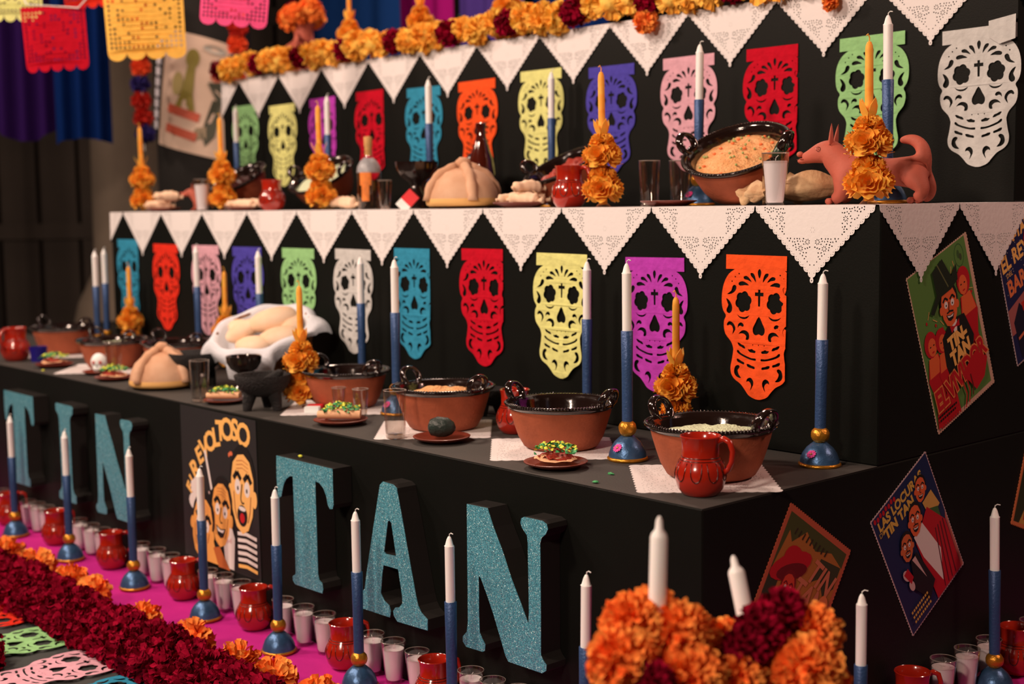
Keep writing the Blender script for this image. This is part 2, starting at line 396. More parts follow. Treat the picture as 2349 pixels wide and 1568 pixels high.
# ------------------------------------------------------------------ paper skulls
HALF = [(.0758, -.0358), (.0946, -.048), (.1087, -.0694), (.1154, -.0958), (.1154, -.1235), (.1107, -.1404), (.1022, -.153), (.1073, -.1648), (.1082, -.1806), (.1025, -.1996), (.0853, -.2178), (.0789, -.232), (.0786, -.2417), (.0826, -.2648), (.0861, -.2814), (.0837, -.298), (.0732, -.3108), (.0543, -.3211), (.041, -.3338), (.0284, -.3474), (.011, -.3545)]
SKH = [[(-0.0273, -0.0442), (-0.0188, -0.0445), (-0.013, -0.0531), (-0.0103, -0.0672), (-0.0184, -0.0577), (-0.0262, -0.0507)], [(-0.0487, -0.0538), (-0.0397, -0.0515), (-0.0311, -0.0566), (-0.0232, -0.0666), (-0.0352, -0.0618), (-0.0466, -0.0599)], [(-0.0647, -0.0717), (-0.0592, -0.0665), (-0.0464, -0.066), (-0.0314, -0.0744), (-0.0447, -0.0748), (-0.0603, -0.0766)], [(-0.0776, -0.075), (-0.0708, -0.0789), (-0.0734, -0.0889), (-0.0841, -0.0971), (-0.1, -0.0993), (-0.0872, -0.0905), (-0.0832, -0.0792)], [(-0.1026, -0.11), (-0.0923, -0.1146), (-0.0841, -0.1268), (-0.0838, -0.1397), (-0.0914, -0.147), (-0.0996, -0.1438), (-0.1004, -0.136), (-0.0954, -0.126)], [(-0.0677, -0.148), (-0.0581, -0.153), (-0.0423, -0.154), (-0.0289, -0.1484), (-0.0366, -0.1569), (-0.0493, -0.1592), (-0.0608, -0.1554)], [(-0.0993, -0.175), (-0.0937, -0.1675), (-0.0835, -0.1681), (-0.0746, -0.1764), (-0.0723, -0.1869), (-0.082, -0.1998), (-0.0792, -0.1878), (-0.0832, -0.1785), (-0.0905, -0.1755), (-0.0963, -0.1783)], [(-0.0649, -0.1821), (-0.064, -0.1732), (-0.0568, -0.1677), (-0.049, -0.1697), (-0.046, -0.1755), (-0.0502, -0.1784), (-0.0559, -0.1762), (-0.0611, -0.1772)], [(-0.0625, -0.1972), (-0.0527, -0.188), (-0.0414, -0.1866), (-0.0313, -0.1918), (-0.0287, -0.2022), (-0.0321, -0.2097), (-0.0398, -0.2093), (-0.0381, -0.2017), (-0.0454, -0.1956), (-0.0554, -0.1951)], [(-0.075, -0.2904), (-0.0716, -0.2789), (-0.0631, -0.2748), (-0.0572, -0.2781), (-0.0599, -0.2837), (-0.0635, -0.2882), (-0.0595, -0.2988), (-0.0521, -0.3068), (-0.0636, -0.3059), (-0.0725, -0.2996)], [(-0.0352, -0.3151), (-0.0335, -0.3074), (-0.0236, -0.303), (-0.015, -0.3092), (-0.014, -0.3208), (-0.0241, -0.3365), (-0.0202, -0.3232), (-0.0247, -0.3149), (-0.0305, -0.3126)], [(-0.0653, -0.219), (-0.059, -0.2191), (-0.0517, -0.2228), (-0.0445, -0.225), (-0.04, -0.2319), (-0.0471, -0.2315), (-0.0529, -0.2287), (-0.0602, -0.2263)], [(-0.0329, -0.2332), (-0.0258, -0.2331), (-0.0202, -0.2313), (-0.0144, -0.2341), (-0.0088, -0.2359), (-0.01, -0.241), (-0.0185, -0.2406), (-0.027, -0.2394)], [(-0.0665, -0.2376), (-0.0613, -0.2378), (-0.0539, -0.2441), (-0.0337, -0.2512), (-0.0195, -0.2544), (-0.0082, -0.2544), (-0.008, -0.26), (-0.0222, -0.2589), (-0.0364, -0.2557), (-0.0538, -0.2498), (-0.0654, -0.2436)], [(-0.0673, -0.2596), (-0.0606, -0.2598), (-0.0519, -0.2641), (-0.0432, -0.267), (-0.0439, -0.2722), (-0.0503, -0.2711), (-0.0575, -0.269), (-0.0648, -0.2662)], [(-0.0352, -0.2699), (-0.0275, -0.2702), (-0.0203, -0.2731), (-0.0112, -0.2752), (-0.011, -0.2811), (-0.0201, -0.2795), (-0.0287, -0.2779), (-0.0339, -0.2751)]]
PET = [(0, -.0334), (.0048, -.0385), (.0046, -.047), (0, -.0572), (-.0046, -.047), (-.0048, -.0385)]
NOSE = [(0, -.1502), (.0105, -.166), (.0185, -.1808), (.0165, -.1925), (.009, -.1970), (0, -.1939), (-.009, -.1970), (-.0165, -.1925), (-.0185, -.1808), (-.0105, -.166)]
CROSS = [(-.0035, -.0841), (.0035, -.0841), (.0035, -.091), (.013, -.091), (.013, -.1), (.0035, -.1), (.003, -.1255), (-.003, -.1255), (-.0035, -.1), (-.013, -.1), (-.013, -.091), (-.0035, -.091)]
def circ(x, y, r, n=8, ph=0.): return [(x + r * math.cos(2 * PI * i / n + ph), y + r * math.sin(2 * PI * i / n + ph)) for i in range(n)]
def skull_mesh(name, sd, mt, sub=2, foldx=None, th=.0006, warp=.006):
    h = HALF; smooth = cat_rom([(-a, b) for a, b in h[::-1]][:0] + h + [(0, -.3559)] + [(-a, b) for a, b in h[::-1]], 3, closed=False)
    out = [(-.104, 0), (-.104, -.036)] + [(-a, b) for a, b in smooth] + [(.104, -.036), (.104, 0)]
    # extra points along the strip so that it can ripple
    out += [(.104 - .208 * k / 8, .0) for k in range(1, 8)]
    loops = [out]
    for q in SKH:
        s_ = cat_rom(q, sub); loops.append(s_); loops.append([(-a, b) for a, b in s_])
    loops += [cat_rom(PET, sub), cat_rom(NOSE, sub), CROSS]
    for sx in (-1, 1):
        loops.append([(sx * .0483 + (.0215 + .0042 * abs(math.cos(3 * t))) * math.cos(t + .26), -.1159 + (.0225 + .0045 * abs(math.cos(3 * t))) * math.sin(t + .26)) for t in [2 * PI * i / 36 for i in range(36)]])
        for x, y in [(.0629, -.047), (.0747, -.055), (.0847, -.0665)]: loops.append(circ(sx * x, y, .0022, 6))
    for x in (-.0175, 0, .0175): loops.append(circ(x, -.2212, .0018, 6))
    def bend(x, z):
        n1 = noise.noise(Vector((x * 14 + sd * 7, z * 12, sd))) * .5 + .5
        return -.0016 - warp * (abs(z) / .36) * (.35 + .9 * n1) - abs(x) / .11 * warp * .5 * n1
    me = B().sheet(loops, th, bend=bend).mesh(name, mt)
    if foldx is not None: me = fold(me, foldx, PI * .97)
    return me
skulls = {}
def skull(label, cname, X, Y, z, var=0, tilt=0., group=None):
    key = var
    if key not in skulls:
        skulls[key] = skull_mesh('paper_skull', {0: 1, 1: 2.4, 2: 4.1, 3: 5.7, 4: 7.9, 5: 9.3}[var], M['paper'], foldx={3: .088, 4: .082}.get(var), warp=.004 if var < 5 else .009)
    return solo('paper_skull', skulls[key], label, 'paper skull', (X, Y, z), (0, tilt, 0), mt=PC[cname], group=group)
ROW2 = [('teal', 'first', 3), ('scarlet', '', 0), ('pink', '', 1), ('purple', '', 0), ('green', '', 2), ('white', '', 1), ('teal', '', 4), ('red', '', 3), ('yellow', '', 5), ('magenta', '', 2), ('orange', '', 4)]
X2 = [-3.737, -3.402, -3.069, -2.755, -2.403, -2.063, -1.724, -1.379, -1.038, -.686, -.339]
Z2 = [1.092, 1.076, 1.076, 1.074, 1.074, 1.076, 1.084, 1.088, 1.080, 1.076, 1.088]
W2 = ['leftmost teal tissue-paper skull, at the far left corner of the middle altar step', 'scarlet tissue-paper skull on the middle altar step, right of the leftmost teal one', 'pink tissue-paper skull on the middle altar step, behind a white taper candle', 'purple tissue-paper skull on the middle altar step, behind the bread basket', 'green tissue-paper skull on the middle altar step, partly behind the bread basket', 'greyish white tissue-paper skull on the middle altar step, behind a blue and white candle', 'teal tissue-paper skull between the white and the crimson one on the middle altar step', 'crimson tissue-paper skull on the middle altar step, between teal and yellow', 'pale yellow tissue-paper skull on the middle altar step, between crimson and magenta', 'magenta tissue-paper skull on the middle altar step, behind the yellow flower candle', 'orange tissue-paper skull, rightmost on the middle altar step']
for (c, _, v), x, z, lb in zip(ROW2, X2, Z2, W2): skull(lb, c, x, D1, z, v, rnd.uniform(-.01, .01), 'paper skulls on the middle step')
X3 = [-3.742, -3.429, -3.105, -2.761, -2.42, -2.104, -1.759, -1.419, -1.086, -.754, -.425, -.107]
Z3 = [1.684, 1.668, 1.677, 1.682, 1.671, 1.673, 1.683, 1.669, 1.670, 1.668, 1.668, 1.656]
C3 = [('green', 0), ('yellow', 1), ('magenta', 3), ('red', 4), ('teal', 2), ('orange', 0), ('yellow', 2), ('purple', 1), ('pink', 0), ('red', 4), ('green', 5), ('white', 1)]
W3 = ['green tissue-paper skull at the left end of the top altar step', 'pale yellow tissue-paper skull on the top altar step, beside the leftmost green one', 'magenta tissue-paper skull on the top altar step', 'crimson tissue-paper skull on the top altar step, behind the clear cork-stoppered bottle', 'teal tissue-paper skull on the top altar step', 'orange tissue-paper skull on the top altar step, behind the brown bottle', 'pale yellow tissue-paper skull on the top altar step, between orange and purple', 'purple tissue-paper skull on the top altar step', 'pink tissue-paper skull on the top altar step, behind a tall blue and white candle', 'crimson tissue-paper skull above the big tilted rice bowl on the top altar step', 'green tissue-paper skull on the top altar step, above the clay dog', 'white tissue-paper skull at the right end of the top altar step']
for (c, v), x, z, lb in zip(C3, X3, Z3, W3): skull(lb, c, x, D2, z, v, rnd.uniform(-.015, .015), 'paper skulls on the top step')
# scrap of white tissue taped over the corner
sc_ = B().sheet([[(0, 0), (.075, .01), (.075, -.05), (.03, -.06), (.0, -.04)]], .0005, bend=lambda x, z: -.012 - x * .05)
solo('tissue_scrap', sc_.mesh('tissue_scrap', PC['white']), 'small torn scrap of white tissue at the right corner of the top step', 'paper scrap', (-.075, D2, 1.667))
# ------------------------------------------------------------------ lace doilies
def lace(x0, x1, z0, z1, inside, step=.0068, sd=3):
    r = random.Random(sd); L = []; C_ = []
    def put(px, pz, a, b_, t):
        L.append([(px + a * math.cos(q) * math.cos(t) - b_ * math.sin(q) * math.sin(t), pz + a * math.cos(q) * math.sin(t) + b_ * math.sin(q) * math.cos(t)) for q in [2 * PI * i / 5 for i in range(5)]])
        C_.append((px, pz))
    ros = []
    for k in range(400):
        x, z = r.uniform(x0, x1), r.uniform(z0, z1)
        if x - .009 > x0 and all(inside(x + .0085 * math.cos(q), z + .0085 * math.sin(q)) for q in range(6)) and all(math.hypot(x - a, z - b_) > .021 for a, b_ in ros): ros.append((x, z))
    for x, z in ros:
        for q in range(7):
            t = q * 2 * PI / 7; put(x + .0054 * math.cos(t), z + .0054 * math.sin(t), .0026, .0013, t)
        C_.append((x, z))
    for k in range(int(9000 * (x1 - x0) * (z1 - z0) / .03)):
        x, z = r.uniform(x0, x1), r.uniform(z0, z1)
        if inside(x, z) and all(math.hypot(x - a, z - b_) > step * .9 for a, b_ in C_): put(x, z, r.uniform(.0020, .0028), r.uniform(.0014, .0020), r.uniform(0, PI))
    return L
def lace_old(x0, x1, z0, z1, inside, step=.0073, sd=3):
    r = random.Random(sd); L = []
    z = z0; row = 0
    while z < z1:
        x = x0 + (row % 2) * step / 2
        while x < x1:
            px, pz = x + r.uniform(-1, 1) * step * .16, z + r.uniform(-1, 1) * step * .16
            if inside(px, pz) and r.random() > .1:
                a = r.uniform(.0016, .0027); b_ = r.uniform(.0012, .0020); t = r.uniform(0, PI)
                L.append([(px + a * math.cos(q) * math.cos(t) - b_ * math.sin(q) * math.sin(t), pz + a * math.cos(q) * math.sin(t) + b_ * math.sin(q) * math.cos(t)) for q in [2 * PI * i / 5 for i in range(5)]])
            x += step
        z += step * .8; row += 1
    return L
def pennant(sd=3):
    W, Hh, N = PW / 2, .172, 13
    A, T = Vector((W, -.008)), Vector((0, -Hh))
    d = (T - A); L = d.length; d /= L; n = Vector((-d.y, d.x)) * -1
    if n.x < 0: n = -n
    right = [(W, 0)]
    for i in range(N):
        for k in range(5):
            s_ = (i + k / 5) / N; a = math.sin(PI * k / 5)
            p = A + d * L * s_ + n * (.0052 * a ** .7 if a > 0 else 0) - n * .003
            right.append((p.x, p.y))
    tip = [(.004, -Hh), (.0052, -Hh - .004), (.004, -Hh - .009), (0, -Hh - .011)]
    out = right + tip + [(-a, b) for a, b in (right + tip[:-1])[::-1]]
    loops = [out]
    def dist(x, z): return (Vector((abs(x), z)) - A).dot(-n)
    holes = []
    for i in range(N):
        for s_, off in ((.5, .0012), (.25, .0045), (.75, .0045)):
            p = A + d * L * (i + s_) / N - n * off
            if p.x > .006: holes += [circ(p.x, p.y, .0011, 5), circ(-p.x, p.y, .0011, 5)]
    def ins(x, z):
        if dist(x, z) < .0165 or z > -.004 or x < .0034: return False
        if abs(x) < .0815 and z > -.078: return False
        m = (x - 0) ** 2 + (z + .118) ** 2
        if m < .017 ** 2: return False
        if (x - .112) ** 2 + (z + .022) ** 2 < .008 ** 2: return False
        return True
    lc = lace(0, W, -Hh, 0, ins, sd=sd)
    loops += holes + lc + [[(-a, b) for a, b in q][::-1] for q in lc]
    loops.append(circ(0, -Hh - .005, .0018, 6))
    for k in range(6): loops.append(circ(.0055 * math.cos(k * PI / 3), -.058 + .0055 * math.sin(k * PI / 3), .0009, 4))
    bd = B().sheet(loops, .0005, bend=lambda x, z: -.0022 + .022 * z)
    # the half that lies on the shelf
    bd.add([(-W, -.0022, .0), (W, -.0022, .0), (W * .96, .02, .0006), (0, .165, .0006), (-W * .96, .02, .0006)], [(0, 1, 2, 3, 4)])
    return bd.mesh('lace_doily', M['paper'])
pen_me = pennant()
def cut_pen(xf, sgn):
    me = pen_me.copy(); return fold(me, xf, PI / 2, sgn=sgn)
def doily(label, X, Y, z, me=None, rz=0., group='lace doilies hanging from the step edges'):
    return solo('lace_doily', me or pen_me, label, 'doily', (X, Y, z), (0, 0, rz), group=group)
nm2 = ['the leftmost teal and the scarlet', 'the scarlet and the pink', 'the pink and the purple', 'the purple and the green', 'the green and the white', 'the white and the teal', 'the teal and the crimson', 'the crimson and the yellow', 'the yellow and the magenta', 'the magenta and the orange']
for k in range(11):
    X = -.012 - (k + .5) * PW * 1.0037
    lb = 'lace doily on the middle step edge at its right corner, right of the orange skull' if k == 0 else 'lace doily hanging between %s skull of the middle step' % nm2[10 - k]
    doily(lb, X, D1, T2)
doily('half lace doily wrapped round the left corner of the middle step', -3.953, D1, T2, fold(pen_me.copy(), .05, PI / 2, sgn=-1))
for k, y in enumerate([.774, 1.116, 1.458, 1.80]):
    lb = ['shaded lace doily on the side of the middle step, next to the corner', 'second shaded lace doily on the side of the middle step, beside the blue poster', 'third lace doily on the side of the middle step, behind the blue poster', 'last lace doily on the side of the middle step, out by the back'][k]
    doily(lb, 0, y, T2, rz=PI / 2)
nm3 = ['the green and the yellow', 'the yellow and the magenta', 'the magenta and the crimson', 'the crimson and the teal', 'the teal and the orange', 'the orange and the yellow', 'the yellow and the purple', 'the purple and the pink', 'the pink and the crimson', 'the crimson and the green', 'the green and the white']
for k in range(11):
    X = -.075 - (k + .5) * .3375
    doily('lace doily hanging between %s skull of the top step' % nm3[10 - k], X, D2, T3)
doily('lace doily folded round the right corner of the top step', .0975, D2, T3, fold(pen_me.copy(), -.094, PI / 2))
doily('half lace doily wrapped round the left corner of the top step', -3.954, D2, T3, fold(pen_me.copy(), .01, PI / 2, sgn=-1))
# square lace place mats
def mat_doily(S_=.15):
    N = 12; out = []
    for sd_ in range(4):
        ca, sa = [(1, 0), (0, 1), (-1, 0), (0, -1)][sd_]
        for i in range(N):
            for k in range(4):
                s_ = -S_ + 2 * S_ * (i + k / 4) / N; o = S_ + .005 * math.sin(PI * k / 4)
                out.append((s_ * ca + o * sa, s_ * sa - o * ca))
    loops = [out]
    ins = lambda x, z: .068 < max(abs(x), abs(z)) < .137 and abs(math.sin(x * 50) * math.cos(z * 50)) < .8
    loops += lace(-S_, S_, -S_, S_, ins, step=.0105, sd=9)
    return B().sheet(loops, .0006, plane='xy', bend=lambda x, z: -.0007).mesh('lace_doily', M['paper'])
mat_me = mat_doily()
# ------------------------------------------------------------------ glitter letters
LT = dict(
T=[(-0.1373, 0.352), (0.1397, 0.352), (0.1395, 0.3198), (0.1397, 0.2552), (0.1344, 0.2436), (0.1226, 0.2417), (0.1136, 0.2497), (0.1067, 0.2744), (0.0934, 0.2941), (0.0749, 0.305), (0.0557, 0.3071), (0.0553, 0.2528), (0.0563, 0.1759), (0.0559, 0.1207), (0.0563, 0.0515), (0.0613, 0.0359), (0.0755, 0.0304), (0.0786, 0.0145), (0.0743, 0.002), (-0.0598, 0.0), (-0.0706, 0.0092), (-0.0715, 0.0204), (-0.0556, 0.0307), (-0.0543, 0.1004), (-0.0538, 0.1738), (-0.0545, 0.2356), (-0.0557, 0.3054), (-0.0711, 0.3027), (-0.0895, 0.2922), (-0.1033, 0.276), (-0.1111, 0.2579), (-0.1184, 0.2383), (-0.128, 0.2349), (-0.1348, 0.2429), (-0.1397, 0.2849)],
A=[(-0.0497, 0.3406), (-0.0365, 0.351), (0.0075, 0.3498), (0.0218, 0.3423), (0.0246, 0.3301), (0.0436, 0.2623), (0.0597, 0.1993), (0.0777, 0.1319), (0.0921, 0.0791), (0.0994, 0.0592), (0.111, 0.0453), (0.1357, 0.0332), (0.1348, 0.0053), (0.0112, 0.0), (-0.0031, 0.0124), (-0.0056, 0.0235), (0.0041, 0.0346), (0.021, 0.0388), (0.0339, 0.0514), (0.0344, 0.0669), (0.0274, 0.1014), (0.0195, 0.1362), (-0.042, 0.1353), (-0.0481, 0.112), (-0.0566, 0.0594), (-0.0422, 0.0428), (-0.0213, 0.0343), (-0.0155, 0.02), (-0.0203, 0.0038), (-0.1357, 0.0015), (-0.1345, 0.0497), (-0.1267, 0.0567), (-0.1158, 0.1039), (-0.0823, 0.2255)],
N=[(-0.1265, 0.346), (-0.0517, 0.3478), (-0.031, 0.306), (-0.0008, 0.2563), (0.0288, 0.1967), (0.0546, 0.1552), (0.083, 0.1057), (0.0851, 0.1359), (0.0848, 0.1977), (0.0842, 0.29), (0.082, 0.3075), (0.0654, 0.3225), (0.0608, 0.3333), (0.064, 0.344), (0.0734, 0.3482), (0.1323, 0.3491), (0.1467, 0.3439), (0.1501, 0.3332), (0.1427, 0.3206), (0.1298, 0.3108), (0.1249, 0.2973), (0.1247, 0.2211), (0.124, 0.1188), (0.1228, 0.044), (0.1306, 0.0331), (0.1408, 0.0253), (0.1394, 0.0121), (0.1265, 0.0031), (0.0131, 0.0013), (0.0036, 0.0122), (-0.0357, 0.0987), (-0.0586, 0.1418), (-0.0799, 0.1776), (-0.0879, 0.1827), (-0.0874, 0.1519), (-0.0888, 0.0978), (-0.0872, 0.0468), (-0.0774, 0.0329), (-0.0676, 0.0217), (-0.07, 0.0063), (-0.0781, 0.0024), (-0.1378, 0.0), (-0.1501, 0.0103), (-0.1498, 0.0227), (-0.1348, 0.0372), (-0.13, 0.0615), (-0.1286, 0.1434), (-0.1281, 0.2247)],
I=[(-.072, .345), (-.066, .351), (.066, .351), (.074, .343), (.07, .322), (.052, .312), (.045, .295), (.044, .2), (.044, .1), (.046, .05), (.055, .035), (.073, .026), (.072, .004), (.066, 0), (-.066, 0), (-.073, .006), (-.072, .026), (-.055, .036), (-.046, .05), (-.044, .1), (-.044, .2), (-.045, .295), (-.052, .312), (-.07, .324)])
HA = [(-0.0192, 0.2517), (-0.0128, 0.2554), (-0.0046, 0.2503), (0.0124, 0.1689), (-0.0289, 0.1663), (-0.0381, 0.1705)]
lm = {}
for k, o_ in LT.items():
    lp = [o_] + ([HA] if k == 'A' else [])
    body = B().sheet(lp, .0585).mesh('letter_block', M['black'])
    face = B().sheet(lp, .0012).tf(Matrix.Translation((0, -.0012, 0))).mesh('glitter_face', M['teal'])
    lm[k] = (body, face)
for ch, X, lb in [('T', -3.33, 'teal glitter letter T at the far left of the altar front'), ('I', -2.915, 'teal glitter letter I on the altar front'), ('N', -2.53, 'teal glitter letter N left of the black comedy poster'),
                  ('T', -1.358, 'teal glitter letter T right of the black comedy poster'), ('A', -.958, 'teal glitter letter A on the altar front'), ('N', -.538, 'teal glitter letter N nearest the altar corner')]:
    place(P('glitter_letter', 'letter', ('letter_block', lm[ch][0]), ('glitter_face', lm[ch][1])), lb, (X, -.0595, .18))
solo('paper_petal', B().ball((0, 0, .004), (.008, .005, .004), 8, 5, .4).mesh('paper_petal', M['yelp'], smooth=True), 'yellow petal lying on top of the right letter T', 'petal', (-1.42, -.03, .532))
# ------------------------------------------------------------------ posters
K = S(14, 12, 11); BLK = D(22, 18, 16); SKN = D(240, 150, 70); SKL = D(252, 170, 90); WHT = D(235, 200, 180); RED = D(196, 24, 28); ORG = D(250, 170, 85); PNK = D(215, 160, 145)
def face(a, x, y, rx, ry, rot=0., eyes=1., mouth='smile', hair=BLK, skin=SKN, sk=1):
    c, s_ = math.cos(rot), math.sin(rot)
    q = lambda u, v: (x + u * rx * c - v * ry * s_, y + u * rx * s_ + v * ry * c)
    a.ell(*q(0, .25), rx * 1.12, ry * .98, hair, rot)
    a.ell(*q(-1.02, -.1), rx * .2, ry * .22, skin, rot); a.ell(*q(1.02, -.1), rx * .2, ry * .22, skin, rot, step=False)
    a.lay([q(u, v) for u, v in [(-.95, .3), (-.8, .7), (-.4, .92), (.1, .98), (.6, .82), (.92, .4), (.95, -.1), (.85, -.55), (.5, -.95), (0, -1.1), (-.5, -.95), (-.85, -.55), (-.98, -.1)]], skin)
    for sx in (-1, 1):
        a.line([q(sx * .75, .28), q(sx * .45, .48), q(sx * .12, .3)], rx * (.24 if rx > .05 else .16), hair)
        a.ell(*q(sx * .4, .1), rx * .2 * eyes, ry * .17 * eyes, WHT, rot)
        a.ell(*q(sx * .38, .06), rx * .07, ry * .06, BLK, rot)
    a.line([q(-.02, .2), q(-.14, -.2), q(-.02, -.3), q(.15, -.28)], rx * .08, BLK)
    if rx > .05:
        for k in range(3): a.line([q(-.5, .56 + k * .1), q(0, .62 + k * .1), q(.5, .55 + k * .1)], rx * .035, D(196, 104, 52))
        a.line([q(-.72, -.05), q(-.62, -.5), q(-.45, -.75)], rx * .05, D(150, 70, 36)); a.line([q(.72, -.05), q(.66, -.45), q(.48, -.75)], rx * .05, D(150, 70, 36))
    if mouth == 'open':
        a.ell(*q(0, -.62), rx * .42, ry * .28, BLK, rot); a.ell(*q(0, -.68), rx * .2, ry * .13, RED, rot); a.ell(*q(0, -.44), rx * .3, ry * .06, WHT, rot)
    else:
        a.lay([q(u, v) for u, v in [(-.5, -.42), (0, -.5), (.5, -.42), (.3, -.72), (0, -.8), (-.3, -.72)]], BLK)
        a.lay([q(u, v) for u, v in [(-.4, -.47), (0, -.54), (.4, -.47), (.25, -.6), (-.25, -.6)]], WHT)
    if mouth == 'tache': a.line([q(-.4, -.34), q(0, -.28), q(.4, -.34)], rx * .12, BLK)
# black poster with three startled faces
a = Art(); Wp, Hp = .457, .485
sh_ = Art(); sh_.sheet([[(0, 0), (Wp, -.004), (Wp + .004, -Hp), (-.002, -Hp)]], .001, c=D(38, 32, 30))
word = 'REVOLTOSO'
ctr = (.25, -.245)
pts = [(.045, -.262, 1.35, 'E', .05), (.064, -.232, 1.1, 'L', .05), (.085, -.2, .95, 'R', .085), (.115, -.152, .8, 'E', .075), (.148, -.125, .6, 'V', .085), (.185, -.1, .35, 'O', .085), (.222, -.083, .3, 'L', .08), (.25, -.06, .1, 'T', .085), (.29, -.052, 0, 'O', .095), (.335, -.048, -.1, 'S', .09), (.385, -.058, -.15, 'O', .098)]
for x, y, r_, chh, sz in pts: a.txt(chh, x, y, sz, ORG, rot=r_ * .75, bold=.003)
a.line([(.15, -.13), (.185, -.25)], .012, WHT)
a.line([(.165, -.262), (.225, -.235)], .008, PNK)
for i in range(9): a.ell(.298 + i * .0075, -.125 + .006 * math.sin(i), .005, .007, D(220, 100, 60))
# middle man: top hat brim, shirt, bow tie
a.lay([(.17, -.255), (.245, -.225), (.26, -.29), (.2, -.31)], BLK)
a.lay([(.24, -.36), (.33, -.33), (.42, -.36), (.45, -.48), (.23, -.48)], BLK)
for k in range(6): a.line([(.335, -.36 - k * .02), (.385, -.355 - k * .02), (.445, -.362 - k * .02)], .011, WHT if k < 5 else ORG)
face(a, .372, -.228, .068, .118, -.05, 1.2, 'open', skin=SKL)
a.lay([(.245, -.36), (.3, -.34), (.32, -.38), (.31, -.48), (.26, -.48)], WHT)
a.lay([(.27, -.385), (.285, -.392), (.3, -.38), (.3, -.4), (.285, -.396), (.272, -.405)], PNK)
face(a, .243, -.315, .058, .098, -.12, 1.15, 'smile', skin=SKN)
a.lay([(.06, -.24), (.11, -.21), (.13, -.25), (.1, -.28), (.06, -.27)], WHT)
a.ell(.09, -.3, .045, .03, WHT)
face(a, .125, -.375, .062, .095, -.25, 1.2, 'smile', skin=SKN)
a.lay([(.13, -.44), (.19, -.4), (.22, -.48), (.13, -.48)], SKN)
a.lay([(.19, -.43), (.23, -.42), (.29, -.485), (.22, -.485)], D(190, 90, 40))
poster('film_poster', sh_, a, 'black film poster with three startled cartoon faces and arched orange lettering', (-2.157, .604), 0., False, Wp, Hp)
def pinked(w_, h_, c=WHT, n=5):
    L = []; s_ = .0045; e = .0015
    def run(x0, y0, x1, y1):
        d = math.hypot(x1 - x0, y1 - y0); k = int(d / s_); dx, dy = (x1 - x0) / d, (y1 - y0) / d
        for i in range(k):
            o_ = e if i % 2 else -e
            L.append((x0 + (x1 - x0) * i / k + dy * o_, y0 + (y1 - y0) * i / k - dx * o_))
    run(0, 0, 0, -h_); run(0, -h_, w_, -h_); run(w_, -h_, w_, 0); run(w_, 0, 0, 0)
    s = Art(); s.sheet([L], .001, c=c); return s
# green poster
GW, GH = .279, .412
gs = pinked(GW, GH, D(205, 150, 120)); a = Art()
GR = D(92, 120, 52)
a.lay([(.003, -.003), (GW - .014, -.003), (GW - .014, -GH + .012), (.003, -GH + .012)], GR)
a.ell(GW - .05, -.04, .022, .03, D(58, 90, 40)); a.ell(GW - .05, -.04, .019, .027, GR); a.ell(GW - .053, -.036, .006, .011, D(62, 84, 40)); a.ell(GW - .045, -.046, .006, .009, D(66, 70, 40))
SK2 = D(232, 92, 44); RD = D(190, 16, 26)
for x, y, t in [(.18, -.07, .3), (.2, -.06, -.2), (.25, -.09, -.7), (.05, -.13, .6), (.03, -.17, 1.), (.11, -.17, -.6), (.26, -.14, -1.2), (.085, -.15, -.9)]:
    a.line([(x, y), (x + .02 * math.sin(t), y + .02 * math.cos(t))], .0025, D(215, 150, 80)); a.ell(x - .008, y - .006, .0035, .0045, RD)
def lady(x, y, s_, fl=1):
    a.lay([(x - .022 * s_ * fl, y - .03 * s_), (x + .02 * s_ * fl, y - .035 * s_), (x + .035 * s_ * fl, y - .08 * s_), (x + .02 * s_ * fl, y - .13 * s_), (x + .035 * s_ * fl, y - .2 * s_), (x - .025 * s_ * fl, y - .2 * s_), (x - .02 * s_ * fl, y - .12 * s_), (x - .03 * s_ * fl, y - .07 * s_)], RD)
    a.lay([(x - .018 * s_, y - .03 * s_), (x + .018 * s_, y - .03 * s_), (x + .03 * s_, y - .075 * s_), (x - .028 * s_, y - .075 * s_)], SK2)
    a.ell(x, y, .026 * s_, .032 * s_, RD); a.ell(x - .004 * s_ * fl, y - .008 * s_, .017 * s_, .022 * s_, SK2)
    for e_ in (-1, 1): a.ell(x + e_ * .007 * s_ - .004 * fl * s_, y - .005 * s_, .003 * s_, .0018 * s_, BLK)
    a.ell(x - .004 * s_ * fl, y - .02 * s_, .005 * s_, .002 * s_, RD)
lady(.225, -.105, 1.15); lady(.04, -.19, 1.05, -1); lady(.085, -.2, 1., -1)
a.lay([(.09, -.2), (.14, -.17), (.2, -.18), (.225, -.25), (.2, -.31), (.1, -.33), (.085, -.27)], BLK)
a.lay([(.14, -.178), (.165, -.18), (.15, -.235)], WHT); a.lay([(.13, -.185), (.152, -.192), (.175, -.182), (.172, -.2), (.152, -.195), (.134, -.204)], RD)
face(a, .145, -.135, .036, .048, -.15, 1.1, 'tache', skin=SK2)
a.lay([(.1, -.03), (.15, -.015), (.175, -.07), (.205, -.05), (.2, -.09), (.165, -.1), (.115, -.1), (.075, -.13), (.062, -.12), (.1, -.09)], D(28, 34, 20)); a.line([(.125, -.02), (.155, -.09)], .004, D(96, 90, 50))
a.txt('TIN-', .152, -.225, .046, ORG, bold=.003, sx=.95, rot=.06); a.txt('TAN', .154, -.265, .05, ORG, bold=.003, sx=.9, rot=.06)
OUT = D(228, 120, 60)
for dx, cc, bd in ((0, OUT, .007), (0, RD, .003)):
    a.txt('EL', .038, -.335, .07, cc, bold=bd, sx=.75, rot=.04); a.txt('VIVIDOR', .165, -.312, .07, cc, bold=bd, sx=.72, rot=.2)
a.lay([(.14, -.32), (.215, -.29), (.262, -.33), (.235, -.37), (.19, -.385), (.165, -.35)], RD)
